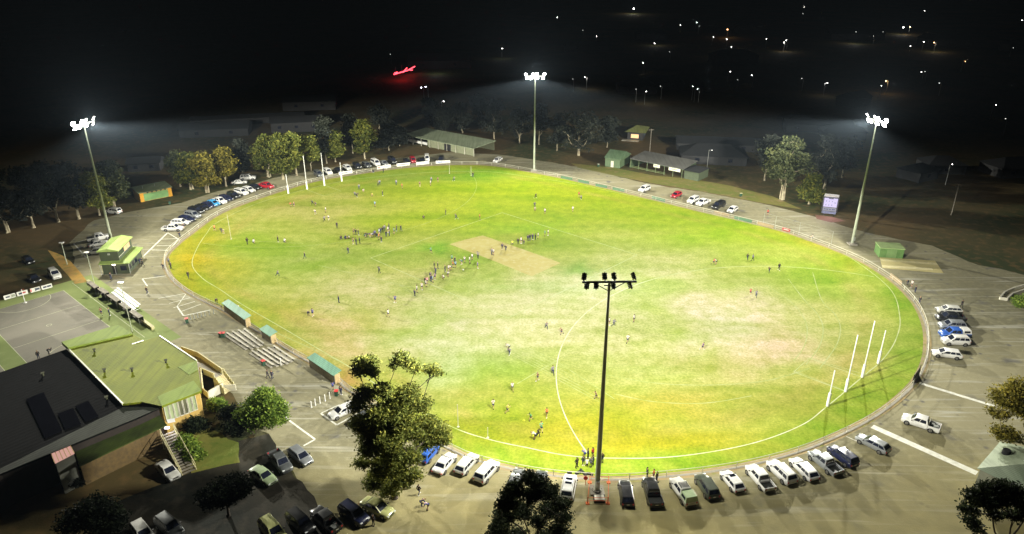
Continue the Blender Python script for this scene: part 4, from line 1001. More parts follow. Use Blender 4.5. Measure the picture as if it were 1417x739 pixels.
k.add([(x0, y0, 5.45), (xm, y0, 6.05), (x1, y0, 5.45), (x0, y1, 5.45), (xm, y1, 6.05), (x1, y1, 5.45), (x0, y0, 5.3), (xm, y0, 5.35), (x1, y0, 5.3), (x0, y1, 5.3), (xm, y1, 5.35), (x1, y1, 5.3)],
      [(0, 1, 4, 3), (1, 2, 5, 4), (0, 6, 7, 1), (1, 7, 8, 2), (3, 4, 10, 9), (4, 5, 11, 10), (0, 3, 9, 6), (2, 8, 11, 5), (6, 9, 10, 7), (7, 10, 11, 8)])
k.build('upper_roof', GRN, t)
for i in range(4):
    yy = 1.5+i*(VL-2.4)/4+.5
    k = MB(); k.box((W2-.09, yy, 4.35), (.04, (VL-2.4)/4-.15, 1.0)); w_ = k.build('window', M['lit_window'] if i in (2, 3) else M['glass'], t)
    k = MB(); k.box((W2-.07, yy, 3.8), (.08, (VL-2.4)/4, .08)); k.build('sill', M['off_white'], w_)
k = MB(); k.box((2.2, 1.06, 4.6), (.55, .04, .4)); k.build('sign', M['steel'], t)
for i in range(3):
    k = MB(); k.box((U-.43, 1.4+i*1.9, 1.3), (.04, 1.2, 1.0)); k.build('servery_window', M['glass'], t)
k = MB(); k.box((U-1.5, .43, 1.35), (1.3, .04, 1.1)); k.build('window', M['glass'], t)
k = MB(); k.box((3.0, .42, 1.1), (.9, .04, 2.0)); k.build('door', M['black'], t)
k = MB(); k.box((3.1, .25, 2.35), (.7, .12, .14)); k.build('wall_lamp', glow('warm_lamp', (1, .8, .7), 12), t)
for xx, yy in ((.15, .15), (U-.15, .15), (U-.15, VL-.15), (U*.5, .15)):
    k = MB(); k.tube((xx, yy, 0), (xx, yy, 2.56), .06); k.build('post', M['steel'], t)
def point_lamp(name, loc, e, c, r=.15):
    ld = bpy.data.lights.new(name, 'POINT'); ld.energy = e; ld.color = c; ld.shadow_soft_size = r
    lo = bpy.data.objects.new(name, ld); col.objects.link(lo); lo.location = loc
point_lamp('box_lamp', (*G(159, 371, 2.2), 2.2), 60, (1, .75, .6))

# ------------------------------------------------------------------ clubrooms
ZR = 5.8
EA = math.atan2(G(275, 501, ZR)[1]-G(221, 465, ZR)[1], G(275, 501, ZR)[0]-G(221, 465, ZR)[0])
ROOFG = corr('olive_green_roof', (.19, .22, .008), (.14, .17, .006), EA, .5, .8)
ROOFL = corr('light_green_roof', (.22, .30, .05), (.18, .25, .04), EA, .5, .8)
VENT = mat('vent_grey', (.06, .065, .04), .9, spec=.1)
SOL = mat('solar_cells', (.004, .004, .006), 1, spec=0)
ROOFD = corr('dark_flat_roof', (.005, .005, .0055), (.0035, .0035, .004), EA, .8, 1.0); ROOFD.node_tree.nodes['Principled BSDF'].inputs['Specular IOR Level'].default_value = .05  # dark roofing blackened in its colour to stand in for shade
P5 = lambda L, z=ZR: [G(*p, z) for p in L]
main = P5([(94, 482), (183, 462), (199, 471.5), (221, 465), (272, 499), (279, 541), (224, 562), (196, 556), (170, 559)])
O = cen(main); cl = empty('clubrooms', (O[0], O[1], 0), 0, 'large two storey clubrooms with green roof, yellow brick wall and dark flat roofed wing', 'building')
k = MB(); k.prism(rel(main, O), ZR-.3, ZR); k.build('main_roof', ROOFG, cl)
up = P5([(85, 473), (163, 449), (183, 461.2), (94, 481.2)], ZR+.3); k = MB(); k.prism(rel(up, O), ZR-.3, ZR+.3); k.build('upper_roof', ROOFL, cl)
# lighter folded eave strips
k = MB(); A_, B_, C_, D_ = G(279, 541, ZR), G(224, 562, ZR), G(218, 549, ZR), G(268, 527, ZR)
k.prism(rel([A_, B_, C_, D_], O), ZR+.004, ZR+.05); k.build('eave', ROOFL, cl)
k = MB(); k.prism(rel(P5([(246, 508), (272, 499.5), (274, 512), (262, 519)]), O), ZR+.004, ZR+.04); k.build('eave', ROOFL, cl)
k = MB()
for a_, b_ in (((183, 462), (94, 482)), ((183, 476.5), (199, 471.5)), ((221, 465), (272, 499)), ((94, 482), (170, 559))):
    wallseg(k, *rel([G(*a_, ZR), G(*b_, ZR)], O), ZR-.2, ZR+.1, .22)
k.build('gutter', mat('gutter', (.5, .52, .35), .5), cl)
wing = P5([(92, 483), (-70, 540), (-70, 700), (0, 656), (192, 577), (222, 563), (170, 561)], 5.3)
k = MB(); k.prism(rel(wing, O), 5.0, 5.3); k.build('wing_roof', ROOFD, cl)
k = MB(); k.prism(rel(P5([(-70, 684), (170, 563.5), (222, 564), (190, 578), (0, 656), (-70, 702)], 5.34), O), 5.304, 5.36); k.build('eave', corr('grey_green_eave', (.03, .034, .026), (.02, .024, .016), EA, .5, .9), cl)
for q_ in ([(36, 552), (60, 542), (86, 595), (62, 606)], [(80, 572), (101, 564), (112, 586), (90, 594)], [(104, 562), (122, 554), (136, 575), (118, 583)]):
    k = MB(); k.prism(rel(P5(q_, 5.5), O), 5.38, 5.46); k.build('solar_panel', SOL, cl)
for q_ in ((131, 487), (183, 514), (230, 502), (145, 515), (60, 520), (148, 553)):
    z = 5.8 if q_[0] > 120 and q_[1] < 540 else 5.3; p = G(*q_, z); k = MB(); k.tube((p[0]-O[0], p[1]-O[1], z), (p[0]-O[0], p[1]-O[1], z+.5), .14); k.box((p[0]-O[0], p[1]-O[1], z+.55), (.5, .5, .08), .5)
    k.build('roof_vent', VENT, cl)
# walls: footprint pulled in under the eaves
foot = [lerp(p, O, .05) for p in main]; k = MB(); k.prism(rel(foot, O), 0, ZR-.31); k.build('wall', M['brick'], cl)
footw = [lerp(p, cen(wing), .02) for p in wing]; k = MB(); k.prism(rel(footw, O), 0, 4.99); k.build('wing_wall', mat('wing_wall', (.02, .013, .01), .9, noise=(.014, .01, .008), scale=2), cl)  # unlit wing wall, its darkness put into the colour
# glazed wall under the eave (towards the lawn)
p, q_ = lerp(foot[6], foot[5], .03), foot[5]; d = (Vector(q_)-Vector(p)); nrm = Vector((d.y, -d.x)).normalized()
for i in range(8):
    a_, b_ = lerp(p, q_, i/8+.012), lerp(p, q_, (i+1)/8-.012)
    if i == 7: break
    off = nrm*.06; k = MB(); wallseg(k, (a_[0]-O[0]+off.x, a_[1]-O[1]+off.y), (b_[0]-O[0]+off.x, b_[1]-O[1]+off.y), 2.7, 5.3, .06)
    w_ = k.build('window', mat('curtained_window', ((.36, .42, .24) if i not in (3, 4) else (.13, .13, .08)), .35), cl)
    k = MB(); off = nrm*.12; wallseg(k, (a_[0]-O[0]+off.x, a_[1]-O[1]+off.y), (b_[0]-O[0]+off.x, b_[1]-O[1]+off.y), 2.62, 2.72, .1)
    for e in (a_, b_): k.box((e[0]-O[0]+off.x, e[1]-O[1]+off.y, 4), (.07, .07, 2.6), math.atan2(d.y, d.x))
    k.build('frame', M['off_white'], w_)
# lower porch roof, lamp, sign
porch = P5([(211, 561), (231, 588), (192, 606), (110, 645), (100, 612)], 3.9); k = MB(); k.prism(rel(porch, O), 3.75, 3.9); k.build('porch_roof', corr('dark_green_roof', (.05, .075, .012), (.02, .03, .006), EA, .5, .9), cl)
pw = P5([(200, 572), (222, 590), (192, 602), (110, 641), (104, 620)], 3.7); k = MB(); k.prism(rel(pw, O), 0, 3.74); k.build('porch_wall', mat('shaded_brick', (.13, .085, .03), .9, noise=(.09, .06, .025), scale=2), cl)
pl = G(231, 592, 3.4); k = MB(); k.box((pl[0]-O[0], pl[1]-O[1], 3.4), (.6, .35, .18)); k.build('porch_lamp', glow('porch_lamp', (.9, .88, 1), 5), cl); point_lamp('porch_lamp', (pl[0]+.5, pl[1]-.3, 3.1), 70, (.95, .95, 1))
ps = G(237, 583, 3.4); k = MB(); k.box((ps[0]-O[0], ps[1]-O[1], 3.5), (1.0, .08, .6), .35); k.build('sign', M['white_paint'], cl)
lw = G(92, 624, 2.6)
k = MB(); wallseg(k, *rel([G(72, 631, 2.4), G(100, 618, 2.4)], O), 1.6, 3.2, .12); 
kp = empty('lit_lean_to', (*G(85, 628, 5.2), 0), 0, 'small pinkish lit skylight roof below the dark clubrooms wing', 'lean-to')
OO = G(85, 628, 5.2); k = MB(); k.prism(rel([G(*p_, 5.2) for p_ in ((70, 626), (97, 616), (103, 627), (76, 641))], OO), 5.1, 5.2); k.build('roof', glow('lit_plastic_roof', (1, .55, .45), .62), kp)
k = MB(); k.prism([(x*.93, y*.93) for x, y in rel([G(*p_, 5.2) for p_ in ((70, 626), (97, 616), (103, 627), (76, 641))], OO)], 0, 5.09); k.build('wall', M['grey_ply'], kp)
k = MB()
for i in range(6):
    a_, b_ = lerp(G(70, 626, 5.2), G(97, 616, 5.2), i/5), lerp(G(76, 641, 5.2), G(103, 627, 5.2), i/5); wallseg(k, *rel([a_, b_], OO), 5.203, 5.26, .08)
k.build('rafter', M['brick'], kp)

# balcony and stairs on the oval side of the clubrooms
CRM = mat('cream_render', (.55, .5, .28), .75, noise=(.45, .42, .24), scale=1.2)
bo_ = cen(P5([(262, 497), (305, 516)], 2.4)); bc = empty('balcony_stairs', (bo_[0], bo_[1], 0), 0, 'cream walled balcony with steps down to the asphalt beside the clubrooms', 'stairs')
k = MB(); k.prism(rel(P5([(256, 492), (275, 494), (307, 517), (297, 523), (277, 513), (279, 545), (266, 540)], 2.4), bo_), 2.2, 2.4); k.build('deck', M['concrete'], bc)
k = MB(); L3 = [(252, 486), (275, 494), (308, 517)]
for a_, b_ in zip(L3, L3[1:]): wallseg(k, *rel([G(*a_, 2.4), G(*b_, 2.4)], bo_), 0, 3.4, .18)
wallseg(k, *rel([G(277, 514, 2.4), G(297, 523, 2.4)], bo_), 2.2, 3.3, .15); wallseg(k, *rel([G(279, 514, 2.4), G(281, 543, 2.4)], bo_), 2.2, 3.3, .15)
wallseg(k, *rel([G(281, 543, 2.4), G(289, 550, 2.4)], bo_), 2.2, 3.3, .15)
k.build('parapet', CRM, bc)
k = MB(); a_, b_ = G(302, 520, 2.4), G(318, 541, 0); n_ = 12
dd = Vector(b_)-Vector(a_); ang_ = math.atan2(dd.y, dd.x)
for i in range(n_):
    c_ = lerp(a_, b_, (i+.5)/n_); z = 2.4*(1-(i+.5)/n_); k.box((c_[0]-bo_[0], c_[1]-bo_[1], z/2), (dd.length/n_+.02, 1.9, z), ang_)
k.build('steps', M['cream'], bc)
k = MB()
for s in (-1, 1):
    for i in range(6):
        c0, c1 = lerp(a_, b_, i/6), lerp(a_, b_, (i+1)/6); sd = Vector((-dd.y, dd.x)).normalized()*s*1.05; zt = 2.4*(1-(i+.5)/6)+1
        wallseg(k, (c0[0]-bo_[0]+sd.x, c0[1]-bo_[1]+sd.y), (c1[0]-bo_[0]+sd.x, c1[1]-bo_[1]+sd.y), 0, zt, .14)
k.build('stair_wall', CRM, bc)
k = MB(); wallseg(k, *rel([G(290, 553), G(310, 541)], bo_), 0, 1.6, .2); wallseg(k, *rel([G(310, 541), G(327, 540)], bo_), 0, 1.1, .2); k.build('garden_wall', M['off_white'], bc)
# second stair, down to the dark yard
def stair(a_, za, b_, w_, label):
    A2, B2 = G(*a_, za), G(*b_); o_ = B2; t_ = empty('stairs', (o_[0], o_[1], 0), 0, label, 'stairs')
    dd = Vector(B2)-Vector(A2); an = math.atan2(dd.y, dd.x); n_ = 16; k = MB()
    for i in range(n_):
        c_ = lerp(A2, B2, (i+.5)/n_); z = za*(1-(i+.5)/n_); k.box((c_[0]-o_[0], c_[1]-o_[1], z-.03), (dd.length/n_*.8, w_, .05), an)
    k.build('tread', M['timber'], t_)
    for s in (-1, 1):
        sd = Vector((-dd.y, dd.x)).normalized()*s*(w_/2+.06); k = MB()
        k.tube((A2[0]-o_[0]+sd.x, A2[1]-o_[1]+sd.y, za+1), (sd.x, sd.y, 1.0), .06); k.tube((A2[0]-o_[0]+sd.x, A2[1]-o_[1]+sd.y, za-.1), (sd.x, sd.y, .05), .09)
        for i in range(7):
            c_ = lerp(A2, B2, i/6); z = za*(1-i/6); k.tube((c_[0]-o_[0]+sd.x, c_[1]-o_[1]+sd.y, 0), (c_[0]-o_[0]+sd.x, c_[1]-o_[1]+sd.y, z+1), .035)
        k.build('handrail', CRM, t_)
stair((232, 598), 2.6, (262, 654), 1.8, 'timber stairs with cream handrails running down from the clubrooms porch')

# ------------------------------------------------------------------ player shelters
def shelter(a, bb, dep, h, label):
    A, B = G(*a), G(*bb); c = mid(A, B); d = Vector(B)-Vector(A); an = math.atan2(d.y, d.x); L_ = d.length
    t = empty('player_shelter', (c[0], c[1], 0), an, label, 'shelter', 'player shelters on the left boundary')
    k = MB(); k.add([(-L_/2-.2, -.3, h-.25), (L_/2+.2, -.3, h-.25), (L_/2+.2, dep+.25, h+.1), (-L_/2-.2, dep+.25, h+.1), (-L_/2-.2, -.3, h-.17), (L_/2+.2, -.3, h-.17), (L_/2+.2, dep+.25, h+.18), (-L_/2-.2, dep+.25, h+.18)],
                    [(3, 2, 1, 0), (4, 5, 6, 7), (0, 1, 5, 4), (1, 2, 6, 5), (2, 3, 7, 6), (3, 0, 4, 7)]); k.build('roof', corr('teal_roof', (.2, .42, .3), (.17, .37, .27), an+math.pi/2, .3), t)
    k = MB(); k.box((0, 0, (h-.3)/2), (L_, .08, h-.3)); k.build('back_wall', M['timber'], t)
    for s in (-1, 1):
        k = MB(); k.box((s*(L_/2+.0), dep/2, (h-.3)/2), (.08, dep-.1, h-.34)); k.build('side_wall', mat('shelter_side', (.5, .38, .2), .8), t)
    k = MB(); k.box((0, dep*.45, .45), (L_-.3, .4, .06)); 
    for s in (-.4, 0, .4): k.box((s*L_, dep*.45, .21), (.08, .3, .42))
    k.build('bench', M['timber'], t)
shelter((311, 431), (341, 453), 1.0, 2.1, 'long teal roofed shelter nearest the parking bays')
shelter((363, 467), (376, 476), 1.1, 2.0, 'small square teal roofed shelter between the two long ones')
shelter((429, 508), (464, 532), 1.1, 2.1, 'long teal roofed shelter nearest the big gum tree')

# terrace benches
def terrace(starts, ends, place):
    for i, (a, bb) in enumerate(zip(starts, ends)):
        A, B = G(*a), G(*bb); c = mid(A, B); d = Vector(B)-Vector(A); an = math.atan2(d.y, d.x); L_ = d.length
        t = empty('spectator_bench', (c[0], c[1], 0), an, f'long low spectator bench, {ORD[i]} back from the asphalt, {place}', 'bench', 'terraced benches behind the shelters')
        k = MB(); k.box((0, 0, .47), (L_, .32, .06)); k.build('seat', mat('bench_plank', (.55, .52, .44), .8, noise=(.4, .38, .32), scale=.8), t)
        k = MB(); k.box((0, -.42, .08), (L_, .5, .16)); k.build('plinth', M['concrete'], t)
        for s in (-.45, -.15, .15, .45):
            k = MB(); k.box((s*L_, 0, .22), (.1, .26, .44)); k.build('leg', M['dark_metal'], t)
terrace([(314, 463), (322, 461), (330, 459), (338, 457.5)], [(344, 483), (352, 482.5), (360, 481), (365, 478)], 'in the left bank')
terrace([(349, 488), (357, 486.5), (364, 485), (371, 483.5), (379, 481)], [(379, 508), (387, 506.5), (394, 504.5), (401, 503), (407, 500)], 'in the right bank')
# white aluminium bleacher
A, B = G(158, 406), G(189, 430); c = mid(A, B); d = Vector(B)-Vector(A); L_ = d.length
t = empty('bleacher', (c[0], c[1], 0), math.atan2(d.y, d.x), 'small white aluminium bleacher between the netball court and the asphalt', 'bleacher')
for i in range(3):
    k = MB(); k.box((0, i*.62-.4, .45+i*.32), (L_, .34, .05)); k.build('seat', M['white_paint'], t)
    k = MB(); k.box((0, i*.62-.7, .2+i*.32), (L_, .28, .04)); k.build('footboard', M['steel'], t)
for s in (-.47, -.16, .16, .47):
    k = MB(); k.tube((s*L_, -.75, .05), (s*L_, .9, .05), .04); k.tube((s*L_, -.75, .1), (s*L_, .9, 1.05), .04)
    for i in range(3): k.tube((s*L_, i*.62-.4, 0), (s*L_, i*.62-.4, .43+i*.32), .035)
    k.build('frame', M['steel'], t)

# ------------------------------------------------------------------ netball court
GP = G(35, 419); AXC = (Vector(G(150, 454))-Vector(G(88, 405))).normalized(); NXC = Vector((-AXC.y, AXC.x))
CC = Vector(G(68, 450))
def NC(a, n): p = CC+AXC*a+NXC*n; return (p.x, p.y)
sheet('netball_surround', [NC(-19.6, 15), NC(-19.6, -26), NC(24, -26), NC(24, 15)], .006, M['court_green'])
sheet('netball_court', [NC(-15.25, 7.6), NC(-15.25, -7.6), NC(15.25, -7.6), NC(15.25, 7.6)], .011, M['court_pink'])
sheet('netball_court', [NC(-15.25, -11), NC(-15.25, -25.5), NC(15.25, -25.5), NC(15.25, -11)], .011, M['court_pink'])
mb = MB(); R2 = lambda L, cl_=False, w=.09: ribbon(mb, L, w, .016, cl_)
R2([NC(-15.25, 7.6), NC(-15.25, -7.6), NC(15.25, -7.6), NC(15.25, 7.6)], True)
for a in (-5.1, 5.1): R2([NC(a, 7.6), NC(a, -7.6)])
R2([NC(.45*math.cos(i*.4), .45*math.sin(i*.4)) for i in range(16)])
for s in (-1, 1): R2([NC(s*15.25-s*4.9*math.cos(i*math.pi/24-math.pi/2), 4.9*math.sin(i*math.pi/24-math.pi/2)) for i in range(25)])
R2([NC(-18.2, 10.3), NC(19, 10.3)]); R2([NC(-15.25, -11), NC(15.25, -11)])
o = mb.build('court_lines', M['line_bright']); o['kind'] = 'structure'
def hoop(p, label):
    t = empty('netball_post', (p[0], p[1], 0), 0, label, 'netball post'); k = MB(); k.tube((0, 0, 0), (0, 0, 3.1), .06); k.box((0, 0, .05), (.5, .5, .1)); k.build('post', M['white_paint'], t)
    k = MB()
    for i in range(12):
        a0, a1 = i*.5236, (i+1)*.5236; k.tube((.34+.19*math.cos(a0), .19*math.sin(a0), 3.05), (.34+.19*math.cos(a1), .19*math.sin(a1), 3.05), .015, n=5)
    k.tube((0, 0, 3.05), (.15, 0, 3.05), .02); k.build('ring', M['orange'], t)
hoop(GP, 'white netball post in front of the white signboards')
def court_light(base, hgt, label, arms=1, lit=False):
    x, y = G(*base); t = empty('court_light', (x, y, 0), 0, label, 'light pole', 'light poles round the netball court')
    k = MB(); k.tube((0, 0, 0), (0, 0, hgt), .09, .055, 10); k.build('pole', M['pole_steel'], t, smooth=True)
    k = MB(); k.box((0, 0, hgt+.08), (1.0, .45, .14)); k.box((0, 0, hgt-.05), (.12, .12, .2)); k.build('lamp', M['white_paint'], t)
court_light((183, 459), 10.3, 'tall light pole in the corner between netball court and clubrooms')
court_light((131, 394), 7.6, 'light pole at the far corner of the netball court near the scorers box')
court_light((93, 366), 5.4, 'light pole standing beside the dirt bank')
grp = 'white signboards behind the netball court'
sign_board((6.5, 416), (22.5, 411.5), .95, BD_W, 'leftmost white signboard behind the netball court with dark lettering', grp, marks=[(-.35, .5, .36, .34, INK), (.6, .5, .3, .6, mat('ink_grey', (.3, .32, .25), .6))])
sign_board((24.5, 411), (39.5, 407), .95, BD_W, 'second white signboard, behind the netball post, with red lettering', grp, marks=[(-.4, .5, .3, .4, INK), (.25, .55, .35, .36, BD_R)])
sign_board((43, 406), (56.5, 402.5), .95, BD_W, 'third white signboard with a red emblem and black shapes', grp, marks=[(-.85, .5, .12, .6, M['red']), (.05, .5, .1, .7, INK), (.5, .55, .4, .5, INK)])
sign_board((58.5, 402), (73, 398), .95, BD_W, 'rightmost white signboard behind the netball court', grp, marks=[(-.4, .5, .34, .4, INK), (.42, .5, .4, .4, INK)])
# retaining wall and seats beside the court
A, B = G(122, 391), G(212, 456); c = mid(A, B); d = Vector(B)-Vector(A)
k = MB(); k.box((0, 0, .3), (d.length, .5, .6)); k.box((0, 0, .63), (d.length+.1, .6, .06)); o = k.build('retaining_wall', CRM); o.location = (c[0], c[1], 0); o.rotation_euler = (0, 0, math.atan2(d.y, d.x)); tag(o, 'long low cream wall along the edge of the netball court', 'wall')
for i, (a, bb) in enumerate([((125, 399), (136, 407)), ((140, 408), (150, 415)), ((153, 417), (166, 426)), ((170, 429), (180, 437)), ((184, 440), (197, 449))]):
    A, B = G(*a), G(*bb); c = mid(A, B); d = Vector(B)-Vector(A); L_ = d.length
    t = empty('team_bench', (c[0], c[1], 0), math.atan2(d.y, d.x), f'covered team bench by the netball court, {ORD[i]} from the scorers box end', 'bench', 'team benches beside the netball court')
    k = MB(); k.box((0, 0, 1.62), (L_, 1.0, .06)); k.build('roof', M['timber'], t)
    k = MB(); k.box((0, .45, .8), (L_, .05, 1.55)); k.build('back', M['black'], t)
    k = MB(); k.box((0, .15, .45), (L_-.1, .4, .05)); k.build('seat', M['timber'], t)
    k = MB()
    for s in (-1, 1): k.tube((s*(L_/2-.1), -.4, 0), (s*(L_/2-.1), -.4, 1.6), .03); k.tube((s*(L_/2-.1), .1, 0), (s*(L_/2-.1), .1, .43), .03)
    k.build('frame', M['steel'], t)

# ------------------------------------------------------------------ bins, bollards, barrier
def wheelie(px, py, lid, label, body='green'):
    x, y = G(px, py); t = empty('wheelie_bin', (x, y, 0), rnd.random()*3, label, 'bin', 'wheelie bins round the oval')
    k = MB(); k.add([(-.24, -.26, .08), (.24, -.26, .08), (.24, .26, .08), (-.24, .26, .08), (-.29, -.34, 1.0), (.29, -.34, 1.0), (.29, .34, 1.0), (-.29, .34, 1.0)], [(3, 2, 1, 0), (0, 1, 5, 4), (1, 2, 6, 5), (2, 3, 7, 6), (3, 0, 4, 7), (4, 5, 6, 7)]); k.build('body', mat('bin_body', (.02, .07, .04), .6), t, bevel=.02)
    k = MB(); k.box((0, 0, 1.04), (.64, .74, .07)); k.build('lid', lid, t, bevel=.02)
    for s in (-1, 1):
        k = MB(); k.tube((s*.25-.03, .27, .12), (s*.25+.03, .27, .12), .12, .12, 12); k.build('wheel', M['rubber'], t)
wheelie(259, 447, M['red'], 'wheelie bin with a red lid at the end of the marked bays'); wheelie(306, 467, M['red'], 'red lidded bin left of a pair at the left bench bank'); wheelie(309.5, 467, M['red'], 'red lidded bin right of a pair at the left bench bank')
wheelie(365, 506, M['red'], 'red lidded bin at the right bench bank'); wheelie(466, 548, M['red'], 'red lidded bin beside the steel bollards'); wheelie(235, 283, M['dark_metal'], 'dark bin on the verge right of the yellow and green shed')
wheelie(1025, 272, M['cream'], 'pale lidded bin on the far right grass'); wheelie(828, 231, M['off_white'], 'pale lidded bin near the far right sheds'); wheelie(288, 516, M['red'], 'red lidded bin by the clubrooms balcony')
def bollard(px, py, label, g_, h=1.0, m_='white_paint'):
    x, y = G(px, py); k = MB(); k.tube((0, 0, 0), (0, 0, h), .09, .09, 10); k.tube((0, 0, h), (0, 0, h+.05), .09, .03, 10); k.tube((0, 0, .01), (0, 0, .05), .15, .15, 10)
    o = k.build('bollard', M[m_]); o.location = (x, y, 0); tag(o, label, 'bollard', g_)
for i, p in enumerate([(431, 564), (436.5, 561), (443, 558), (450, 555), (456.5, 551.5)]): bollard(*p, f'white bollard, {ORD[i]} from left in the row above the marked bay', 'bollards above the marked bay', 1.2)
for i, p in enumerate([(264, 442), (269, 441), (274, 439.5), (279, 438), (284, 437), (290, 435.5), (296, 434)]): bollard(*p, f'thin grey bollard, {ORD[i]} from left in the row at the end of the bays', 'bollards at the end of the bays', .9, 'steel')
bollard(389, 506, 'white post standing alone at the end of the right bench bank', None, 1.5); bollard(396, 579, 'white post at the corner of the near road marking', None, 1.0)
bx, by = G(826, 681); t = empty('tower_barrier', (bx, by, 0), 0, 'orange post and rail barrier round the foot of the nearest tower', 'barrier')
cs = [G(813, 697), G(841, 697), G(842, 668), G(816, 668)]
k = MB()
for i in range(4):
    p, q_ = cs[i], cs[(i+1) % 4]
    for z in (.5, 1.0): k.tube((p[0]-bx, p[1]-by, z), (q_[0]-bx, q_[1]-by, z), .03)
k.build('rail', M['orange'], t)
for p in cs:
    k = MB(); k.tube((p[0]-bx, p[1]-by, 0), (p[0]-bx, p[1]-by, 1.15), .06); k.box((p[0]-bx, p[1]-by, .06), (.5, .5, .12)); k.build('post', M['orange'], t)
x, y = G(829, 692); k = MB(); k.box((0, 0, .22), (1.5, 1.2, .44)); k.box((0, 0, .46), (1.3, 1.0, .04), m=1); o = k.build('pit_cover', [M['dark_metal'], M['off_white']], bevel=.01); o.location = (x, y, 0); tag(o, 'low box with a pale lid in front of the nearest tower', 'box')
x, y = G(810, 671); t = empty('warning_sign', (x, y, 0), 0, 'round red sign on a post left of the nearest tower', 'sign'); k = MB(); k.tube((0, 0, 0), (0, 0, 1.0), .04); k.build('post', M['orange'], t); k = MB(); k.tube((0, -.03, 1.15), (0, .03, 1.15), .3, .3, 20); k.build('disc', M['red'], t)
for i, (px, py, w_) in enumerate([(788, 655, .7), (800, 655, 1.0), (803.5, 653, .8), (808, 656, 1.2), (816, 657, 1.0)]):
    x, y = G(px, py); k = MB(); k.box((0, 0, .15), (w_, .34, .3)); k.tube((-w_*.2, 0, .32), (w_*.2, 0, .36), .03); o = k.build('sports_bag', [M['black'], CL['navy']][0], bevel=.08); o.location = (x, y, .01); o.rotation_euler = (0, 0, i*.7); tag(o, f'dark sports bag by the fence, {ORD[i]} from left beside the nearest tower', 'bag', 'sports bags by the fence')
for px, py, c_, lb in ((725, 583, 'yellow', 'yellow football in front of the players in the near arc'), (641, 374, 'white', 'pale football below the slanting line of people')):
    x, y = G(px, py); bm = bmesh.new(); bmesh.ops.create_icosphere(bm, subdivisions=2, radius=.13); bmesh.ops.scale(bm, vec=(1.5, 1, 1), verts=bm.verts); me_ = bpy.data.meshes.new('football'); bm.to_mesh(me_); bm.free(); me_.shade_smooth(); me_.materials.append(CL[c_])
    o = bpy.data.objects.new('football', me_); col.objects.link(o); o.location = (x, y, .15); tag(o, lb, 'ball')

# gate leaf in the right fence and the net fence
A, B = G(1262, 532), G(1271, 519); c = mid(A, B); d = Vector(B)-Vector(A); t = empty('gate', (c[0], c[1], 0), math.atan2(d.y, d.x), 'dark solid gate in the fence at the right end of the oval', 'gate')
k = MB(); k.box((0, 0, .9), (d.length, .05, 1.7)); k.build('leaf', M['black'], t); k = MB()
for s in (-1, 1): k.tube((s*d.length/2, 0, 0), (s*d.length/2, 0, 1.9), .06)
k.build('post', M['dark_metal'], t)
o_ = G(1100, 324); t = empty('net_fence', (o_[0], o_[1], 0), 0, 'tall thin ball net on posts behind the right boundary', 'fence'); k = MB(); PS = [G(*p_) for p_ in ((1056, 311), (1072, 316), (1105, 325), (1150, 338))]
for p_ in PS:
    kk = MB(); kk.tube((p_[0]-o_[0], p_[1]-o_[1], 0), (p_[0]-o_[0], p_[1]-o_[1], 3.4), .05); kk.build('post', M['steel'], t)
for p_, q_ in zip(PS, PS[1:]):
    for z in (3.4, 2.6, 1.8, 1.0): k.tube((p_[0]-o_[0], p_[1]-o_[1], z), (q_[0]-o_[0], q_[1]-o_[1], z), .02 if z > 3 else .008, n=5)
k.build('net_wire', M['steel'], t)

# ------------------------------------------------------------------ scoreboard
A, B = Vector(G(1137, 297)), Vector(G(1155, 300.5)); c = (A+B)/2; fdir = Vector((0, 0))-c; an = math.atan2((B-A).y, (B-A).x)
an = math.atan2(-fdir.x, fdir.y)+math.pi; an = R(-20)
t = empty('scoreboard', (c.x, c.y, 0), an, 'glowing electronic scoreboard between the lit gum tree and the right tower', 'scoreboard')
k = MB()
for s in (-1.35, 1.35): k.box((s, .1, 2.8), (.18, .2, 5.6))
k.build('leg', M['dark_metal'], t)
k = MB(); k.box((0, 0, 1.0), (3.6, .22, .7)); k.build('base_panel', mat('board_blue_grey', (.1, .11, .16), .6), t)
k = MB(); k.box((0, 0, 5.9), (3.7, .2, .8)); k.build('header', mat('header_grey', (.3, .3, .26), .7), t); k = MB(); k.box((-.05, -.11, 5.75), (2.9, .02, .26)); k.build('lettering', mat('header_ink', (.28, .26, .2), .7), t)
k = MB(); k.box((0, .02, 3.35), (4.1, .22, 4.1)); k.build('cabinet', M['black'], t)
k = MB(); k.box((-.75, -.11, 4.15), (2.0, .02, .1)); 
for zc, hh in ((3.75, 2.3),): k.box((0, -.105, zc), (3.4, .03, hh))
for sx in (-1.15, 1.15): k.box((sx, -.105, 5.02), (1.1, .03, .22))
k.build('screen', M['screen'], t)
k = MB()
for zc in (4.25, 3.2):
    for xc in (-1.1, -.35, .4):
        for (dx, dz, w_, h_) in ((0, .17, .22, .07), (0, 0, .22, .07), (0, -.17, .22, .07), (.1, .08, .06, .16), (-.1, -.08, .06, .16)): k.box((xc+dx, -.135, zc+dz), (w_, .012, h_))
k.box((1.15, -.135, 3.95), (.55, .012, .1)); k.box((1.15, -.135, 3.75), (.4, .012, .06)); k.build('digit', INK, t)
k = MB(); k.box((0, -.105, 1.95), (3.4, .03, .95)); k.build('name_strip', glow('strip', (.8, .78, .85), .5), t); k = MB()
for xc, w_ in ((-1.2, .5), (-.55, .6), (.15, .5), (1.0, .8)): k.box((xc, -.13, 1.95), (w_, .012, .3))
k.build('lettering', INK, t)
point_lamp('scoreboard_glow', (c.x-.6, c.y-2.2, 3.5), 900, (.75, .68, 1), .8)

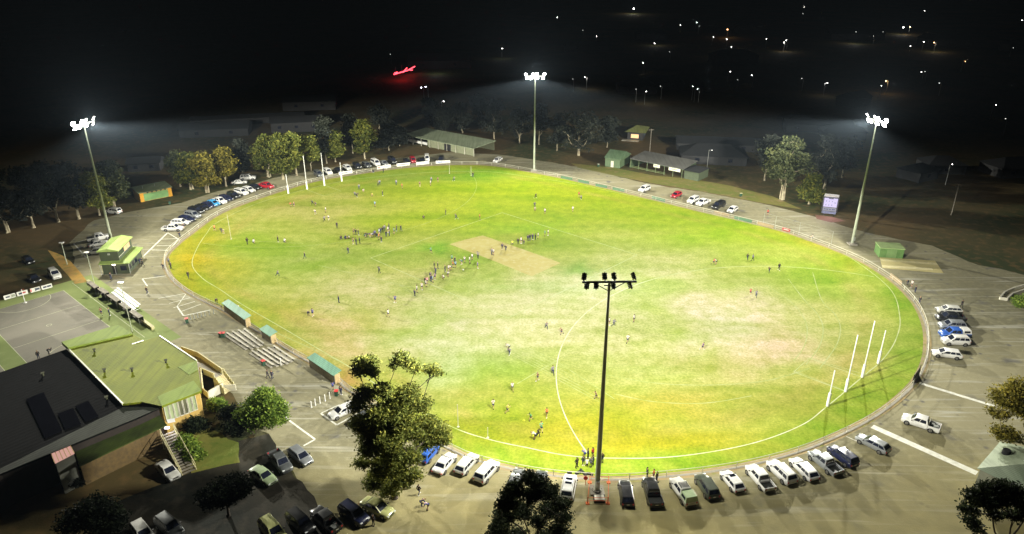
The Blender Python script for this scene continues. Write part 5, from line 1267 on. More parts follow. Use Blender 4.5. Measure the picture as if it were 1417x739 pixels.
# ------------------------------------------------------------------ simple buildings
def hut(corner_px, h, label, wm, rm, name='shed', roof='gable', cat='shed', group=None, over=.3, extras=None):
    """corner_px: front left, front right, back right on the ground (or measured at height when three values)"""
    c3 = [G(*p) for p in corner_px]; a, b_, c_ = [Vector(p) for p in c3]; u_ = b_-a; an = math.atan2(u_.y, u_.x); Q = Matrix.Rotation(-an, 2)
    W_ = u_.length; D_ = abs((Q @ (c_-b_)).y); t = empty(name, (a.x, a.y, 0), an, label, cat, group)
    k = MB(); k.box((W_/2, D_/2, h/2), (W_, D_, h)); k.build('wall', wm, t)
    k = MB(); o_ = over
    if roof == 'gable':
        r = min(D_*.22, 2.0); k.add([(-o_, -o_, h), (W_+o_, -o_, h), (W_+o_, D_+o_, h), (-o_, D_+o_, h), (-o_, D_/2, h+r), (W_+o_, D_/2, h+r), (-o_, -o_, h+.12), (W_+o_, -o_, h+.12), (W_+o_, D_+o_, h+.12), (-o_, D_+o_, h+.12)],
            [(3, 2, 1, 0), (0, 1, 7, 6), (2, 3, 9, 8), (6, 7, 5, 4), (8, 9, 4, 5), (0, 6, 4, 9, 3), (1, 2, 8, 5, 7)])
    elif roof == 'hip':
        r = min(W_, D_)*.28; e = min(W_, D_)*.45; k.add([(-o_, -o_, h), (W_+o_, -o_, h), (W_+o_, D_+o_, h), (-o_, D_+o_, h), (e, D_/2, h+r), (W_-e, D_/2, h+r)], [(3, 2, 1, 0), (0, 1, 5, 4), (1, 2, 5), (2, 3, 4, 5), (3, 0, 4)])
    elif roof == 'skillion':
        k.add([(-o_, -o_, h+.0), (W_+o_, -o_, h+.0), (W_+o_, D_+o_, h+.5), (-o_, D_+o_, h+.5), (-o_, -o_, h+.14), (W_+o_, -o_, h+.14), (W_+o_, D_+o_, h+.64), (-o_, D_+o_, h+.64)], [(3, 2, 1, 0), (4, 5, 6, 7), (0, 1, 5, 4), (1, 2, 6, 5), (2, 3, 7, 6), (3, 0, 4, 7)])
    else: k.box((W_/2, D_/2, h+.08), (W_+2*o_, D_+2*o_, .16))
    k.build('roof', rm, t)
    if extras: extras(t, W_, D_, h)
    return t
# green container shed by the concrete slab
GB = corr('container_green', (.13, .24, .08), (.1, .2, .06), 0, .25); GBR = mat('container_roof', (.34, .46, .2), .5)
hut([(1216, 356), (1249, 358), (1250.5, 350)], 2.3, 'pale green shed like a container at the head of the concrete slab', GB, GBR, roof='flat', over=.12,
    extras=lambda t, W_, D_, h: [(lambda k: (k.box((W_*.5, -.03, 1.1), (2.2, .05, 2.0)), k.build('door', mat('roller_door', (.16, .27, .1), .6), t)))(MB())])
sheet('concrete_slab', gp([(1217, 356), (1294, 361), (1306, 378.5), (1221, 371)]), .03, mat('slab', (.6, .52, .24), .85, noise=(.5, .44, .2), scale=.5))
sheet('slab_strip', gp([(1218, 358.5), (1296, 364), (1298, 367), (1219, 361)]), .034, mat('slab_light', (.8, .72, .4), .85)); sheet('slab_strip', gp([(1220, 367), (1290, 371), (1291, 374), (1220.5, 370)]), .034, mat('slab_light2', (.8, .73, .42), .85))
k = MB()
for L_ in ([(1383, 414.5), (1389, 407), (1402, 401), (1430, 393)], [(1383, 414.5), (1393, 416), (1400, 409), (1430, 399)]):
    q_ = gp(L_); o_ = G(1393, 408)
    for a, bb in zip(q_, q_[1:]): wallseg(k, *rel([a, bb], o_), 0, .6, .3)
o = k.build('garden_kerb', M['off_white']); o.location = (*G(1393, 408), 0); tag(o, 'curved white block kerb at the right edge of the car park', 'kerb')
# yellow and green shed on the left
def yg(t, W_, D_, h):
    k = MB(); k.box((W_/2, -.04, h*.45), (W_-2.2, .06, h*.78)); k.build('door', mat('green_roller', (.2, .4, .14), .6), t)
    for s in (.55, W_-.55):
        k = MB(); k.box((s, -.05, h/2), (1.0, .08, h)); k.build('side_panel', mat('orange_yellow', (.75, .36, .02), .6), t)
    for i in range(5):
        k = MB(); k.add([(1.8+i*1.25, -.06, h+.02), (2.8+i*1.25, -.06, h+.02), (2.3+i*1.25, -.06, h-.5)], [(0, 1, 2)]); k.build('pennant', M['black'], t)
    for s in (W_*.22, W_*.6):
        k = MB(); k.tube((s, D_/2, h), (s, D_/2, h+1.3), .05); k.build('flue', M['steel'], t)
hut([(195, 280), (239, 271), (241, 263)], 2.7, 'green fronted shed with orange yellow ends near the left gum trees', mat('shed_tan', (.5, .34, .1), .7), corr('shed_grey_roof', (.2, .24, .14), (.16, .2, .1), 0, .3), roof='skillion', extras=yg)
# long open shed
LA, LB, LC = G(562, 197), G(657, 216.5), G(684, 208)
LB_ = Vector(LB); LA_ = Vector(LA); u_ = LB_-LA_; an = math.atan2(u_.y, u_.x); W_ = u_.length; D_ = abs((Matrix.Rotation(-an, 2) @ (Vector(LC)-LB_)).y)
t = empty('long_shed', (LA[0], LA[1], 0), an, 'very long low shed with pale green roof left of the far tower', 'shed')
LR = corr('long_shed_roof', (.33, .38, .26), (.27, .32, .21), an+math.pi/2, .4)
k = MB(); k.add([(-.5, -1.2, 3.0), (W_+.5, -1.2, 3.0), (W_+.5, D_+.5, 3.5), (-.5, D_+.5, 3.5), (-.5, -1.2, 3.14), (W_+.5, -1.2, 3.14), (W_+.5, D_+.5, 3.64), (-.5, D_+.5, 3.64)], [(3, 2, 1, 0), (4, 5, 6, 7), (0, 1, 5, 4), (1, 2, 6, 5), (2, 3, 7, 6), (3, 0, 4, 7)]); k.build('roof', LR, t)
k = MB(); k.box((W_/2, D_-.1, 1.7), (W_, .15, 3.3)); k.box((W_*.66, .1, 1.5), (W_*.66, .15, 2.9)); k.build('wall', mat('shed_panel', (.25, .27, .17), .7), t)
k = MB(); k.box((W_*.62, 0, 1.3), (3.2, .1, 2.5)); k.build('door', M['black'], t)
k = MB(); k.box((W_*.17, .4, 1.0), (W_*.3, .6, .9)); k.build('counter', M['white_paint'], t)
for i in range(9):
    k = MB(); k.box((i*W_/8, -.5, 1.5), (.14, .14, 3.0)); k.build('post', M['off_white'], t)
# sheds on the far right
def shed_d(t, W_, D_, h):
    k = MB(); k.box((W_*.5, -.03, 1.1), (1.0, .05, 2.1)); k.build('door', M['off_white'], t)
hut([(837, 230), (857, 233), (880, 226)], 3.0, 'pale green gabled shed on the far right, left of the open fronted pavilion', mat('pale_green_wall', (.09, .14, .07), .7), corr('pale_green_roof', (.11, .17, .1), (.08, .13, .07), 0, .3), extras=shed_d)
PA, PB = Vector(G(872, 232)), Vector(G(943, 247)); u_ = PB-PA; an = math.atan2(u_.y, u_.x); W_ = u_.length
t = empty('pavilion', (PA.x, PA.y, 0), an, 'open fronted pavilion with two white signs on the far right', 'pavilion')
k = MB(); k.add([(-.4, 0, 3.0), (W_+.4, 0, 3.0), (W_+.4, 9.5, 3.9), (-.4, 9.5, 3.9), (-.4, 0, 3.14), (W_+.4, 0, 3.14), (W_+.4, 9.5, 4.04), (-.4, 9.5, 4.04)], [(3, 2, 1, 0), (4, 5, 6, 7), (0, 1, 5, 4), (1, 2, 6, 5), (2, 3, 7, 6), (3, 0, 4, 7)]); k.build('roof', corr('grey_roof', (.14, .14, .13), (.11, .11, .1), an+math.pi/2, .4), t)
k = MB(); k.box((W_/2, 9, 1.7), (W_, .15, 3.4)); k.box((0, 4.6, 1.5), (.12, 8.6, 3.0)); k.build('wall', mat('dark_green_panel', (.05, .08, .04), .7), t)
for i in range(7):
    k = MB(); k.box((i*W_/6, .05, 1.5), (.12, .12, 3.0)); k.build('post', mat('green_post', (.15, .2, .1), .6), t)
k = MB(); k.box((W_*.35, -.5, .5), (W_*.7, .08, .1)); k.box((W_*.35, -.5, .9), (W_*.7, .08, .06)); k.build('rail', mat('green_rail', (.2, .28, .12), .6), t)
for xx, w_, lb in ((W_*.52, 2.4, 1), (W_*.86, 4.2, 2)):
    k = MB(); k.box((xx, -.08, 2.45), (w_, .06, 1.0)); sg = k.build('sign', mat('sign_lit_white', (.75, .78, .62), .6), t); k = MB(); k.box((xx-w_*.1*(lb == 1), -.12, 2.5), (w_*.6, .01, .3)); k.build('lettering', mat('sign_ink', (.25, .3, .2), .6), sg)
hut([(946, 247), (966, 251), (972, 243)], 2.8, 'small dark shed at the right end of the open fronted pavilion', mat('dark_shed_wall', (.07, .09, .05), .8), M['dim_roof'], roof='flat')
# lit kiosk behind
def kiosk(t, W_, D_, h):
    k = MB(); k.box((W_*.48, -.03, 1.5), (W_*.5, .05, 1.5)); k.build('window', M['lit_window'], t)
    k = MB(); k.box((W_*.25, -1.6, .1), (W_*1.1, 2.6, .2)); k.build('porch', M['concrete'], t)
hut([(868, 193), (889, 194.5), (894, 187)], 3.2, 'small house with a warmly lit window behind the far right sheds', M['dim_wall'], corr('kiosk_roof', (.25, .28, .1), (.2, .22, .08), 0, .4), name='house', cat='house', roof='hip', over=1.2, extras=kiosk)
x, y = G(880, 196); point_lamp('kiosk_lamp', (x, y, 3.0), 130, (1, .75, .35), .3)
# green roofed building at bottom right
a, b_, c_, ap = G(1359, 645, 3.2), G(1430, 690, 3.2), G(1500, 640, 3.2), G(1380, 612, 3.2)
t = empty('pale_green_building', (*cen([a, b_, c_, ap]), 0), 0, 'pale green roofed building in the lower right corner', 'building'); o_ = cen([a, b_, c_, ap]); cc = G(1425, 622, 4.6)
RL = corr('pale_sheet_roof', (.36, .42, .3), (.3, .36, .25), .7, .3); RD = corr('pale_sheet_roof_shaded', (.25, .3, .22), (.2, .26, .18), .7, .3)  # darker copy puts shade into the sheeting colour of the near slopes
def P3(p, z): return (p[0]-o_[0], p[1]-o_[1], z)
k = MB(); ridge0, ridge1 = P3(G(1359, 640, 3.3), 3.3), P3(G(1440, 625, 4.8), 4.8)
A3, B3, C3, D3 = P3(G(1352, 648, 3.2), 3.2), P3(G(1440, 692, 3.2), 3.2), P3(G(1520, 640, 3.2), 3.2), P3(G(1384, 611, 3.2), 3.2); E3_ = P3(G(1440, 640, 4.6), 4.6)
k.add([A3, B3, E3_], [(0, 1, 2)], 1); k.add([A3, E3_, D3], [(0, 1, 2)], 0); k.add([B3, C3, E3_], [(0, 1, 2)], 1); k.add([D3, E3_, C3], [(0, 1, 2)], 0); k.build('roof', [RL, RD], t)
k = MB(); k.prism([(p_[0]*.93, p_[1]*.93) for p_ in (A3, B3, C3, D3)], 0, 3.19); k.build('wall', mat('dull_wall', (.25, .26, .2), .8), t)
p_ = G(1393, 625, 3.9); k = MB(); k.tube((p_[0]-o_[0], p_[1]-o_[1], 3.3), (p_[0]-o_[0], p_[1]-o_[1], 4.2), .55, .5, 18); k.build('roof_vent', M['dim_roof'], t)

# ------------------------------------------------------------------ dark buildings beyond
def far_house(px, py, w_, d_, h, rz, label, wall='dim_wall', roof='hip', rm='dim_roof', win=2):
    x, y = G(px, py); t = empty('house', (x, y, 0), R(rz), label, 'house', 'dark houses beyond the oval')
    k = MB(); k.box((0, 0, h/2), (w_, d_, h)); k.build('wall', M[wall], t); k = MB(); o_ = .5; r = min(w_, d_)*.25; e = min(w_, d_)*.45 if roof == 'hip' else -.5
    k.add([(-w_/2-o_, -d_/2-o_, h), (w_/2+o_, -d_/2-o_, h), (w_/2+o_, d_/2+o_, h), (-w_/2-o_, d_/2+o_, h), (-w_/2+e, 0, h+r), (w_/2-e, 0, h+r)], [(3, 2, 1, 0), (0, 1, 5, 4), (1, 2, 5), (2, 3, 4, 5), (3, 0, 4)]); k.build('roof', M[rm], t)
    for i in range(win):
        k = MB(); k.box(((i-(win-1)/2)*w_/max(win, 1), -d_/2-.03, h*.55), (1.4, .05, 1.1)); k.build('window', M['glass'], t)
    k = MB(); k.box((w_*.42, -d_/2-.03, 1.05), (.9, .05, 2.1)); k.build('door', M['black'], t)
    return t
FH = [(412, 180, 20, 8, 4, 12, 'pale walled dark house above the left gum trees', 'gable', 3), (345, 170, 46, 5, 2.6, 14, 'long low dark shed with a pale roof edge above the left trees', 'gable', 0), (300, 186, 26, 9, 3, 10, 'dim low building left of the long dark shed', 'gable', 2),
      (203, 234, 10, 6, 2.8, 12, 'small dim hut between the left tower and the left gum trees', 'gable', 2), (430, 150, 24, 10, 4, 8, 'dim building farther back above the left trees', 'gable', 2), (608, 93, 40, 16, 5, 6, 'dim flat building beside the red neon strips', 'gable', 2),
      (1000, 206, 34, 8, 2.6, -8, 'long dim building behind the far right pavilion', 'gable', 5), (985, 222, 22, 12, 3, -10, 'dim wide roof right of the pavilion', 'hip', 2), (1130, 181, 26, 7, 3, -8, 'dim row building behind the lit right gum', 'gable', 3), (1105, 176, 12, 8, 3.4, -8, 'dim small house behind the lit right gum', 'hip', 2),
      (1165, 190, 16, 8, 3, -12, 'dim house left of the right tower lamps', 'hip', 2), (1398, 240, 16, 10, 3.2, 10, 'pale roofed house at the right edge', 'hip', 2), (1300, 236, 12, 9, 3, -4, 'dim house with a lamp right of the right tower', 'hip', 1), (1268, 246, 10, 8, 3, 30, 'dim hut left of the house with a lamp', 'hip', 1),
      (1014, 86, 30, 14, 5, 5, 'faint far house under a street lamp', 'hip', 2), (1182, 54, 46, 14, 5, 0, 'faint far long building under a street lamp at upper right', 'gable', 3), (1304, 64, 34, 16, 6, 0, 'faint pale wall lit by an orange lamp', 'gable', 1), (1405, 70, 18, 14, 5, 0, 'faint far house at the upper right edge', 'hip', 2),
      (900, 54, 26, 14, 5, 0, 'faint far house beside two dots of light', 'hip', 2), (915, 122, 22, 12, 4, 0, 'faint far house left of the far right lamps', 'hip', 2), (1180, 145, 14, 10, 4, 35, 'faint far house above the right tower', 'gable', 1), (812, 70, 34, 12, 4, 4, 'faint low roof above the far tower', 'gable', 2),
      (880, 128, 20, 10, 4, 0, 'faint far house beside the white lamps right of the far tower', 'hip', 2), (1035, 42, 26, 12, 5, 0, 'faint far house near the orange lamp', 'hip', 2), (1110, 22, 40, 16, 6, 0, 'faint far building below the top lamp', 'hip', 2)]
for px, py, w_, d_, h_, rz, lb, rf, wn in FH: far_house(px, py, w_, d_, h_, rz, lb, roof=rf, win=wn)

# ------------------------------------------------------------------ street lamps of the town
LW = glow('town_lamp_white', (1, .97, .92), 26); LO = glow('town_lamp_orange', (1, .5, .22), 20); LB2 = glow('town_lamp_blue', (.8, .82, 1), 30); LD = glow('town_lamp_dim', (.8, .85, .8), 3)
LAMPS = [(770, 24, LW, 'white', .9), (876, 12, LW, 'very bright white', 2.6), (825, 50, LW, 'small white', .7), (905, 41, LW, 'small white', .7), (908, 60, LW, 'small white', .7), (694.5, 67, LW, 'white', .8), (892, 87, LW, 'white', .7), (812, 107, LW, 'white', .6), (794, 109, LD, 'dim', .5),
         (611, 140, LW, 'white', .6), (928, 72, LD, 'dim', .6), (893, 126, LW, 'white', .5), (881, 123, LD, 'dim', .5), (916, 119, LD, 'dim', .6), (808, 42, LD, 'dim', .7), (1114, 10, LW, 'white', 1.2), (1110, 19, LD, 'dim', 1), (1279, 15, LW, 'white', 1), (1249, 38, LW, 'very bright white', 1.9), (1259, 37, LO, 'orange', 1.7),
         (1007, 41, LO, 'orange', 1.5), (941, 35, LW, 'white', .9), (963, 31, LW, 'white', .9), (967, 36, LD, 'dim', .8), (986, 51, LW, 'small white', .7), (1006.5, 54, LW, 'white', .9), (1013, 65, LW, 'white', .8), (1061, 54, LW, 'white', .8), (1086, 59, LW, 'bright white', 1.1), (1090, 56, LW, 'bright white', .9),
         (1278, 58, LW, 'white', .9), (1295, 59, LO, 'orange', 1.0), (1261, 64, LW, 'white', .8), (1333, 85, LO, 'small orange', .5), (1008, 99, LW, 'white', .6), (1043, 104, LW, 'white', .6), (959, 120, LW, 'white', .5), (962, 123, LW, 'white', .5), (968, 123, LD, 'dim', .5), (1112, 109, LD, 'dim', .6), (1142, 115, LW, 'white', .7),
         (1278, 100, LW, 'white', .7), (1283, 99, LD, 'dim', .6), (1229, 112, LO, 'orange', .9), (1220, 119, LW, 'bright white', .6), (1303, 115, LD, 'dim', .7), (1375, 145, LW, 'white', .45), (1394, 165, LD, 'dim', .5), (1315, 228, LW, 'white', .28), (1416, 28, LW, 'white', .8), (1183, 44, LD, 'dim', .8), (981, 208, LW, 'small white', .2),
         (1210, 50, LD, 'dim', .7), (1326, 52, LD, 'dim', .7), (586, 121, LB2, 'bluish left', .8), (592, 120, LB2, 'bluish right', .8), (541, 75, LD, 'dim', .6), (1022, 110, LD, 'dim', .4), (1222, 44, LD, 'dim', .6), (1400, 66, LD, 'dim', .6)]
def where(px, py):
    h_ = 'far left' if px < 650 else 'above the far tower' if px < 850 else 'right of far tower' if px < 980 else 'upper middle right' if px < 1150 else 'upper right' if px < 1330 else 'at the right edge'
    return h_
seen = {}
for i, (px, py, m_, cn, sz) in enumerate(LAMPS):
    hgt = 6.5 if py > 20 else 8
    x, y = G(px, py, hgt); t = empty('street_lamp', (x, y, 0), rnd.random()*6, None, 'street lamp', 'lit street lamps of the dark town')
    key = (cn, where(px, py)); seen[key] = seen.get(key, 0)+1
    n_same = sum(1 for q in LAMPS if (q[3], where(q[0], q[1])) == key)
    same = sorted([(q[0], q[1]) for q in LAMPS if (q[3], where(q[0], q[1])) == key])
    t['label'] = f"{cn} street lamp {key[1]} in dark town" + (f", {ORD[same.index((px, py))]} of {len(same)} from left" if len(same) > 1 else '')
    k = MB(); k.tube((0, 0, 0), (0, 0, hgt), .09, .06, 6); k.tube((0, 0, hgt), (1.1, 0, hgt+.15), .05, .04, 6); k.build('pole', M['steel'], t)
    s_ = sz*.42; k = MB(); k.tube((1.1, 0, hgt-.1*s_), (1.1, 0, hgt+.5*s_), s_*.8, s_*.35, 10); k.tube((1.1, 0, hgt-.5*s_), (1.1, 0, hgt-.1*s_), s_*.35, s_*.8, 10); k.build('lamp_head', m_, t)
for px, py, e, c_ in ((876, 12, 9000, (1, .95, .8)), (1249, 38, 4200, (1, .95, .9)), (1295, 60, 2600, (1, .8, .6)), (1013, 67, 1800, (1, 1, 1)), (1086, 60, 1500, (1, 1, 1)), (1007, 42, 1800, (1, .5, .2)), (908, 52, 1500, (1, 1, 1)), (1229, 113, 1100, (1, .6, .25)), (812, 108, 900, (1, .95, .9)), (893, 126, 900, (1, 1, 1)),
                      (694, 69, 800, (1, 1, 1)), (604, 88, 1800, (.9, 1, 1)), (1183, 50, 2600, (1, 1, 1)), (1142, 116, 500, (1, 1, 1)), (589, 124, 300, (.8, .8, 1)), (1315, 232, 60, (1, 1, 1))):
    x, y = G(px, py, 6); point_lamp('town_light', (x, y-2, 6), e*.45, c_, .4)
# red neon strips of a roadside business
t = empty('neon_sign', (*G(560, 102), 0), R(32), 'red neon strips along the roof edge of a distant business', 'neon sign')
NE = glow('neon_red', (1, .05, .07), 7)
o_ = G(560, 102); an = R(32)
for a, bb in (((545, 103), (562, 98)), ((558, 100), (563, 94)), ((563, 98), (574, 92)), ((567, 97), (571, 97)), ((546, 101), (550, 100))):
    k = MB(); A, B = G(*a, 4), G(*bb, 4); Q = Matrix.Rotation(-an, 3, 'Z'); A = Q @ Vector((A[0]-o_[0], A[1]-o_[1], 4)); B = Q @ Vector((B[0]-o_[0], B[1]-o_[1], 4)); k.tube(A, B, .27, .27, 6); k.build('neon_tube', NE, t)
for px in (548, 556, 566, 573):
    A = G(px, 103-(px-545)*.38, 0); A = Matrix.Rotation(-an, 3, 'Z') @ Vector((A[0]-o_[0], A[1]-o_[1], 0)); k = MB(); k.tube(A, A+Vector((0, 0, 4)), .1); k.build('post', M['steel'], t)
x, y = G(560, 101, 4); point_lamp('neon_glow', (x, y-3, 5), 1500, (1, .03, .05), 2)
# utility poles
def upole(px, py, h, label, dim=True):
    x, y = G(px, py); t = empty('utility_pole', (x, y, 0), .2, label, 'utility pole'); k = MB(); k.tube((0, 0, 0), (0, 0, h), .14, .1, 8); k.build('pole', M['timber'], t); k = MB(); k.box((0, 0, h-.4), (2.0, .1, .12)); k.build('crossarm', M['timber'], t)
upole(899, 210, 8.5, 'dim timber pole behind the open fronted pavilion'); upole(1316, 298, 8.8, 'dim timber pole standing alone right of the right tower')
x, y = G(1316, 298)

# ------------------------------------------------------------------ trees
def leaf_mat(name, c1, c2, c3):
    m = bpy.data.materials.new(name); m.use_nodes = True; nt = m.node_tree; N = nt.nodes; L = nt.links; b = N['Principled BSDF']
    g = N.new('ShaderNodeNewGeometry'); r = N.new('ShaderNodeValToRGB'); e = r.color_ramp.elements
    e[0].color = (*c1, 1); e[1].color = (*c3, 1); q = e.new(.55); q.color = (*c2, 1)
    n = N.new('ShaderNodeTexNoise'); n.inputs['Scale'].default_value = .35; L.new(g.outputs['Position'], n.inputs['Vector'])
    a = N.new('ShaderNodeMath'); a.operation = 'ADD'; L.new(g.outputs['Random Per Island'], a.inputs[0]); L.new(n.outputs[0], a.inputs[1])
    s = N.new('ShaderNodeMath'); s.operation = 'MULTIPLY_ADD'; L.new(a.outputs[0], s.inputs[0]); s.inputs[1].default_value = .8; s.inputs[2].default_value = -.3
    L.new(s.outputs[0], r.inputs[0]); L.new(r.outputs[0], b.inputs['Base Color'])
    b.inputs['Roughness'].default_value = .7; b.inputs['Specular IOR Level'].default_value = .02 if c1[0] < .01 else .15
    t = N.new('ShaderNodeBsdfTranslucent'); L.new(r.outputs[0], t.inputs[0]); mx = N.new('ShaderNodeMixShader'); mx.inputs[0].default_value = .28
    L.new(b.outputs[0], mx.inputs[1]); L.new(t.outputs[0], mx.inputs[2]); L.new(mx.outputs[0], N['Material Output'].inputs[0]); return m
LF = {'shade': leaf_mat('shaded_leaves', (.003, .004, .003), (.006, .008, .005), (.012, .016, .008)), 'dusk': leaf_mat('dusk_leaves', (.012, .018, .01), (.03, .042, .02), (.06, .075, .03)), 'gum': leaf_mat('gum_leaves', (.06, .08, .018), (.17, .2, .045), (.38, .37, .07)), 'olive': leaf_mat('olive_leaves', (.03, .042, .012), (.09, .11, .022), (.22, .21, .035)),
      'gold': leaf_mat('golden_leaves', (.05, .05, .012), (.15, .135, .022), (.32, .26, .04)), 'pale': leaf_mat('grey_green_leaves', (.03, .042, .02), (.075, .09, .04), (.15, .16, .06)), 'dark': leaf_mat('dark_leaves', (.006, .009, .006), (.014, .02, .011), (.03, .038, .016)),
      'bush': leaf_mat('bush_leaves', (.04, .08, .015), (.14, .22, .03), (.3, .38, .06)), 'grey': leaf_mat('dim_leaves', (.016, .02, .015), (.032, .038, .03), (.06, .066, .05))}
BARK = mat('pale_bark', (.42, .38, .26), .85, noise=(.22, .18, .12), scale=.9); BARKD = mat('dark_bark', (.07, .055, .04), .9, noise=(.04, .03, .025), scale=1.2)
def leaves(blobs, n, size, rs, base):
    """leaf clumps scattered through each blob, denser outward, with gaps"""
    vol = np.array([b[1]*b[2]*b[3] for b in blobs])**.75; vol = vol/vol.sum(); C = []; Sg = []
    for b, w_ in zip(blobs, vol):
        nc = max(4, int(n*w_/16)); d = rs.normal(size=(nc, 3)); d /= np.linalg.norm(d, axis=1)[:, None]
        rad = .45+.58*rs.rand(nc)**.6; lump = 1+.22*np.sin(d[:, 0]*4.1+rs.rand()*6)*np.cos(d[:, 2]*3.7+rs.rand()*6)
        d[:, 2] = np.where(d[:, 2] < -.3, d[:, 2]*.65, d[:, 2])
        cc = np.array(b[0])+d*np.array(b[1:4])*(rad*lump)[:, None]; C.append(cc)
    C = np.vstack(C); k = 16; sp = size*2.6
    P_ = np.repeat(C, k, axis=0)+rs.normal(size=(len(C)*k, 3))*np.array([sp, sp, sp*.5])*.5
    m_ = len(P_); a = rs.normal(size=(m_, 3)); a[:, 2] *= .7; a /= np.linalg.norm(a, axis=1)[:, None]; bb = np.cross(a, rs.normal(size=(m_, 3))); bb /= np.linalg.norm(bb, axis=1)[:, None]
    s_ = size*(.6+.8*rs.rand(m_))[:, None]; a = a*s_*.75; bb = bb*s_*.34
    Vt = np.stack([P_-a, P_+bb, P_+a, P_-bb], axis=1).reshape(-1, 3)-np.array(base)
    Fc = np.arange(m_*4).reshape(-1, 4); return Vt, Fc
def fast_mesh(name, Vt, Fc, m):
    me = bpy.data.meshes.new(name); n = len(Vt); f = len(Fc); me.vertices.add(n); me.vertices.foreach_set('co', Vt.astype(np.float32).ravel())
    me.loops.add(f*4); me.loops.foreach_set('vertex_index', Fc.astype(np.int32).ravel()); me.polygons.add(f); me.polygons.foreach_set('loop_start', np.arange(0, f*4, 4, dtype=np.int32))
    me.update(); me.materials.append(m); return me
def limb(mb, a, b_, r0, r1, rs, sag=.12, seg=5, n=7):
    a, b_ = Vector(a), Vector(b_); L_ = (b_-a).length; off = Vector(rs.normal(size=3))*L_*sag*.5; prev = a; pr = r0
    for i in range(1, seg+1):
        t = i/seg; p = a.lerp(b_, t)+off*math.sin(math.pi*t)+Vector(rs.normal(size=3))*L_*.012; r = r0+(r1-r0)*t
        mb.tube(prev, p, pr, r, n, caps=(i == seg)); prev = p; pr = r
def tree(name, base, blobs, n, size, leafm, bark, label, cat='tree', group=None, trunks=1, r=.3, seed=1, fork=.35, twigs=2):
    rs = np.random.RandomState(seed); bx_, by_ = base; t = empty(name, (bx_, by_, 0), 0, label, cat, group)
    Vt, Fc = leaves(blobs, n, size, rs, (bx_, by_, 0)); o = bpy.data.objects.new('crown', fast_mesh('crown', Vt, Fc, leafm)); col.objects.link(o); o.parent = t
    k = MB(); zc = min(b[0][2] for b in blobs); order = sorted(range(len(blobs)), key=lambda i: blobs[i][0][2])
    for ti in range(trunks):
        dx, dy = (rs.rand(2)-.5)*(.9 if trunks > 1 else 0); mine = [blobs[i] for i in order[ti::trunks]] or [blobs[0]]
        cx = np.mean([b[0][0] for b in mine])-bx_; cy_ = np.mean([b[0][1] for b in mine])-by_; fz = max(.8, fork*max(b[0][2] for b in mine)); f_ = fz/max(b[0][2] for b in mine)
        fk = (dx+cx*f_*.9, dy+cy_*f_*.9, fz); limb(k, (dx, dy, -.1), fk, r*1.15, r*.75, rs, .05)
        k.tube((dx, dy, -.15), (dx, dy, .35), r*1.6, r*1.12, 9)
        nodes = [(Vector(fk), r*.68)]
        for b in sorted(mine, key=lambda b: (Vector((b[0][0]-bx_, b[0][1]-by_, b[0][2]))-Vector(fk)).length):
            c = (b[0][0]-bx_, b[0][1]-by_, b[0][2]); cv = Vector(c)
            src, rr0 = min(nodes, key=lambda q: (q[0]-cv).length+.35*(q[0]-Vector(fk)).length+(3 if q[0].z > cv.z+.5 else 0))
            rr1 = max(rr0*.66, r*.1); limb(k, src, c, rr0, rr1, rs, .12); nodes.append((cv, rr1))
            for _ in range(twigs):
                d = rs.normal(size=3); d /= np.linalg.norm(d); d[2] = abs(d[2])*.8; e = Vector(c)+Vector(d*np.array(b[1:4])*.75); s0 = src.lerp(cv, .55+.4*rs.rand()); limb(k, s0, e, r*.2, r*.05, rs, .2, 4, 5)
    k.build('trunk', bark, t, smooth=True, angle=60); return t
def img_blob(px, py, rpx, Y, ry=None, zsq=.8):
    """crown lump seen at a pixel, standing at world depth Y"""
    x, y, z = AT(px, py, Y); s = (AT(px+rpx, py, Y)[0]-x); return ((x, y, max(z, s*.4)), s, (ry or s), s*zsq)
# the big gum by the near car park
b0 = G(548, 688); Y0 = b0[1]
BG = [img_blob(505, 505, 15, Y0+2), img_blob(496, 513, 8, Y0+2), img_blob(514, 514, 9, Y0+2), img_blob(556, 494, 8, Y0+1), img_blob(549, 503, 7, Y0+1), img_blob(567, 505, 8, Y0+1), img_blob(575, 511, 7, Y0+1), img_blob(597, 512, 8, Y0+3), img_blob(604, 517, 5, Y0+3),
      img_blob(505, 545, 14, Y0+1), img_blob(530, 541, 13, Y0), img_blob(565, 545, 15, Y0+1), img_blob(582, 560, 14, Y0+2), img_blob(606, 598, 15, Y0+3), img_blob(588, 612, 14, Y0+2), img_blob(590, 585, 13, Y0+2), img_blob(555, 578, 18, Y0), img_blob(525, 574, 18, Y0-1), img_blob(500, 588, 15, Y0-1), img_blob(495, 562, 10, Y0),
      img_blob(540, 610, 20, Y0-2), img_blob(513, 620, 15, Y0-2), img_blob(565, 632, 15, Y0-1), img_blob(532, 648, 19, Y0-2), img_blob(556, 664, 15, Y0-1), img_blob(518, 668, 12, Y0-2), img_blob(538, 678, 12, Y0-1), img_blob(502, 640, 9, Y0-2), img_blob(574, 655, 9, Y0-1), img_blob(545, 560, 14, Y0), img_blob(570, 598, 14, Y0), img_blob(512, 602, 13, Y0-1), img_blob(528, 592, 13, Y0-1), img_blob(612, 608, 11, Y0+3), img_blob(545, 632, 15, Y0-2), img_blob(550, 650, 13, Y0-2)]
tree('gum_tree', b0, BG, 56000, .25, LF['gum'], BARKD, 'big many crowned gum tree standing between the bays and the near car park', seed=5, r=.34, trunks=2, fork=.22, twigs=3)
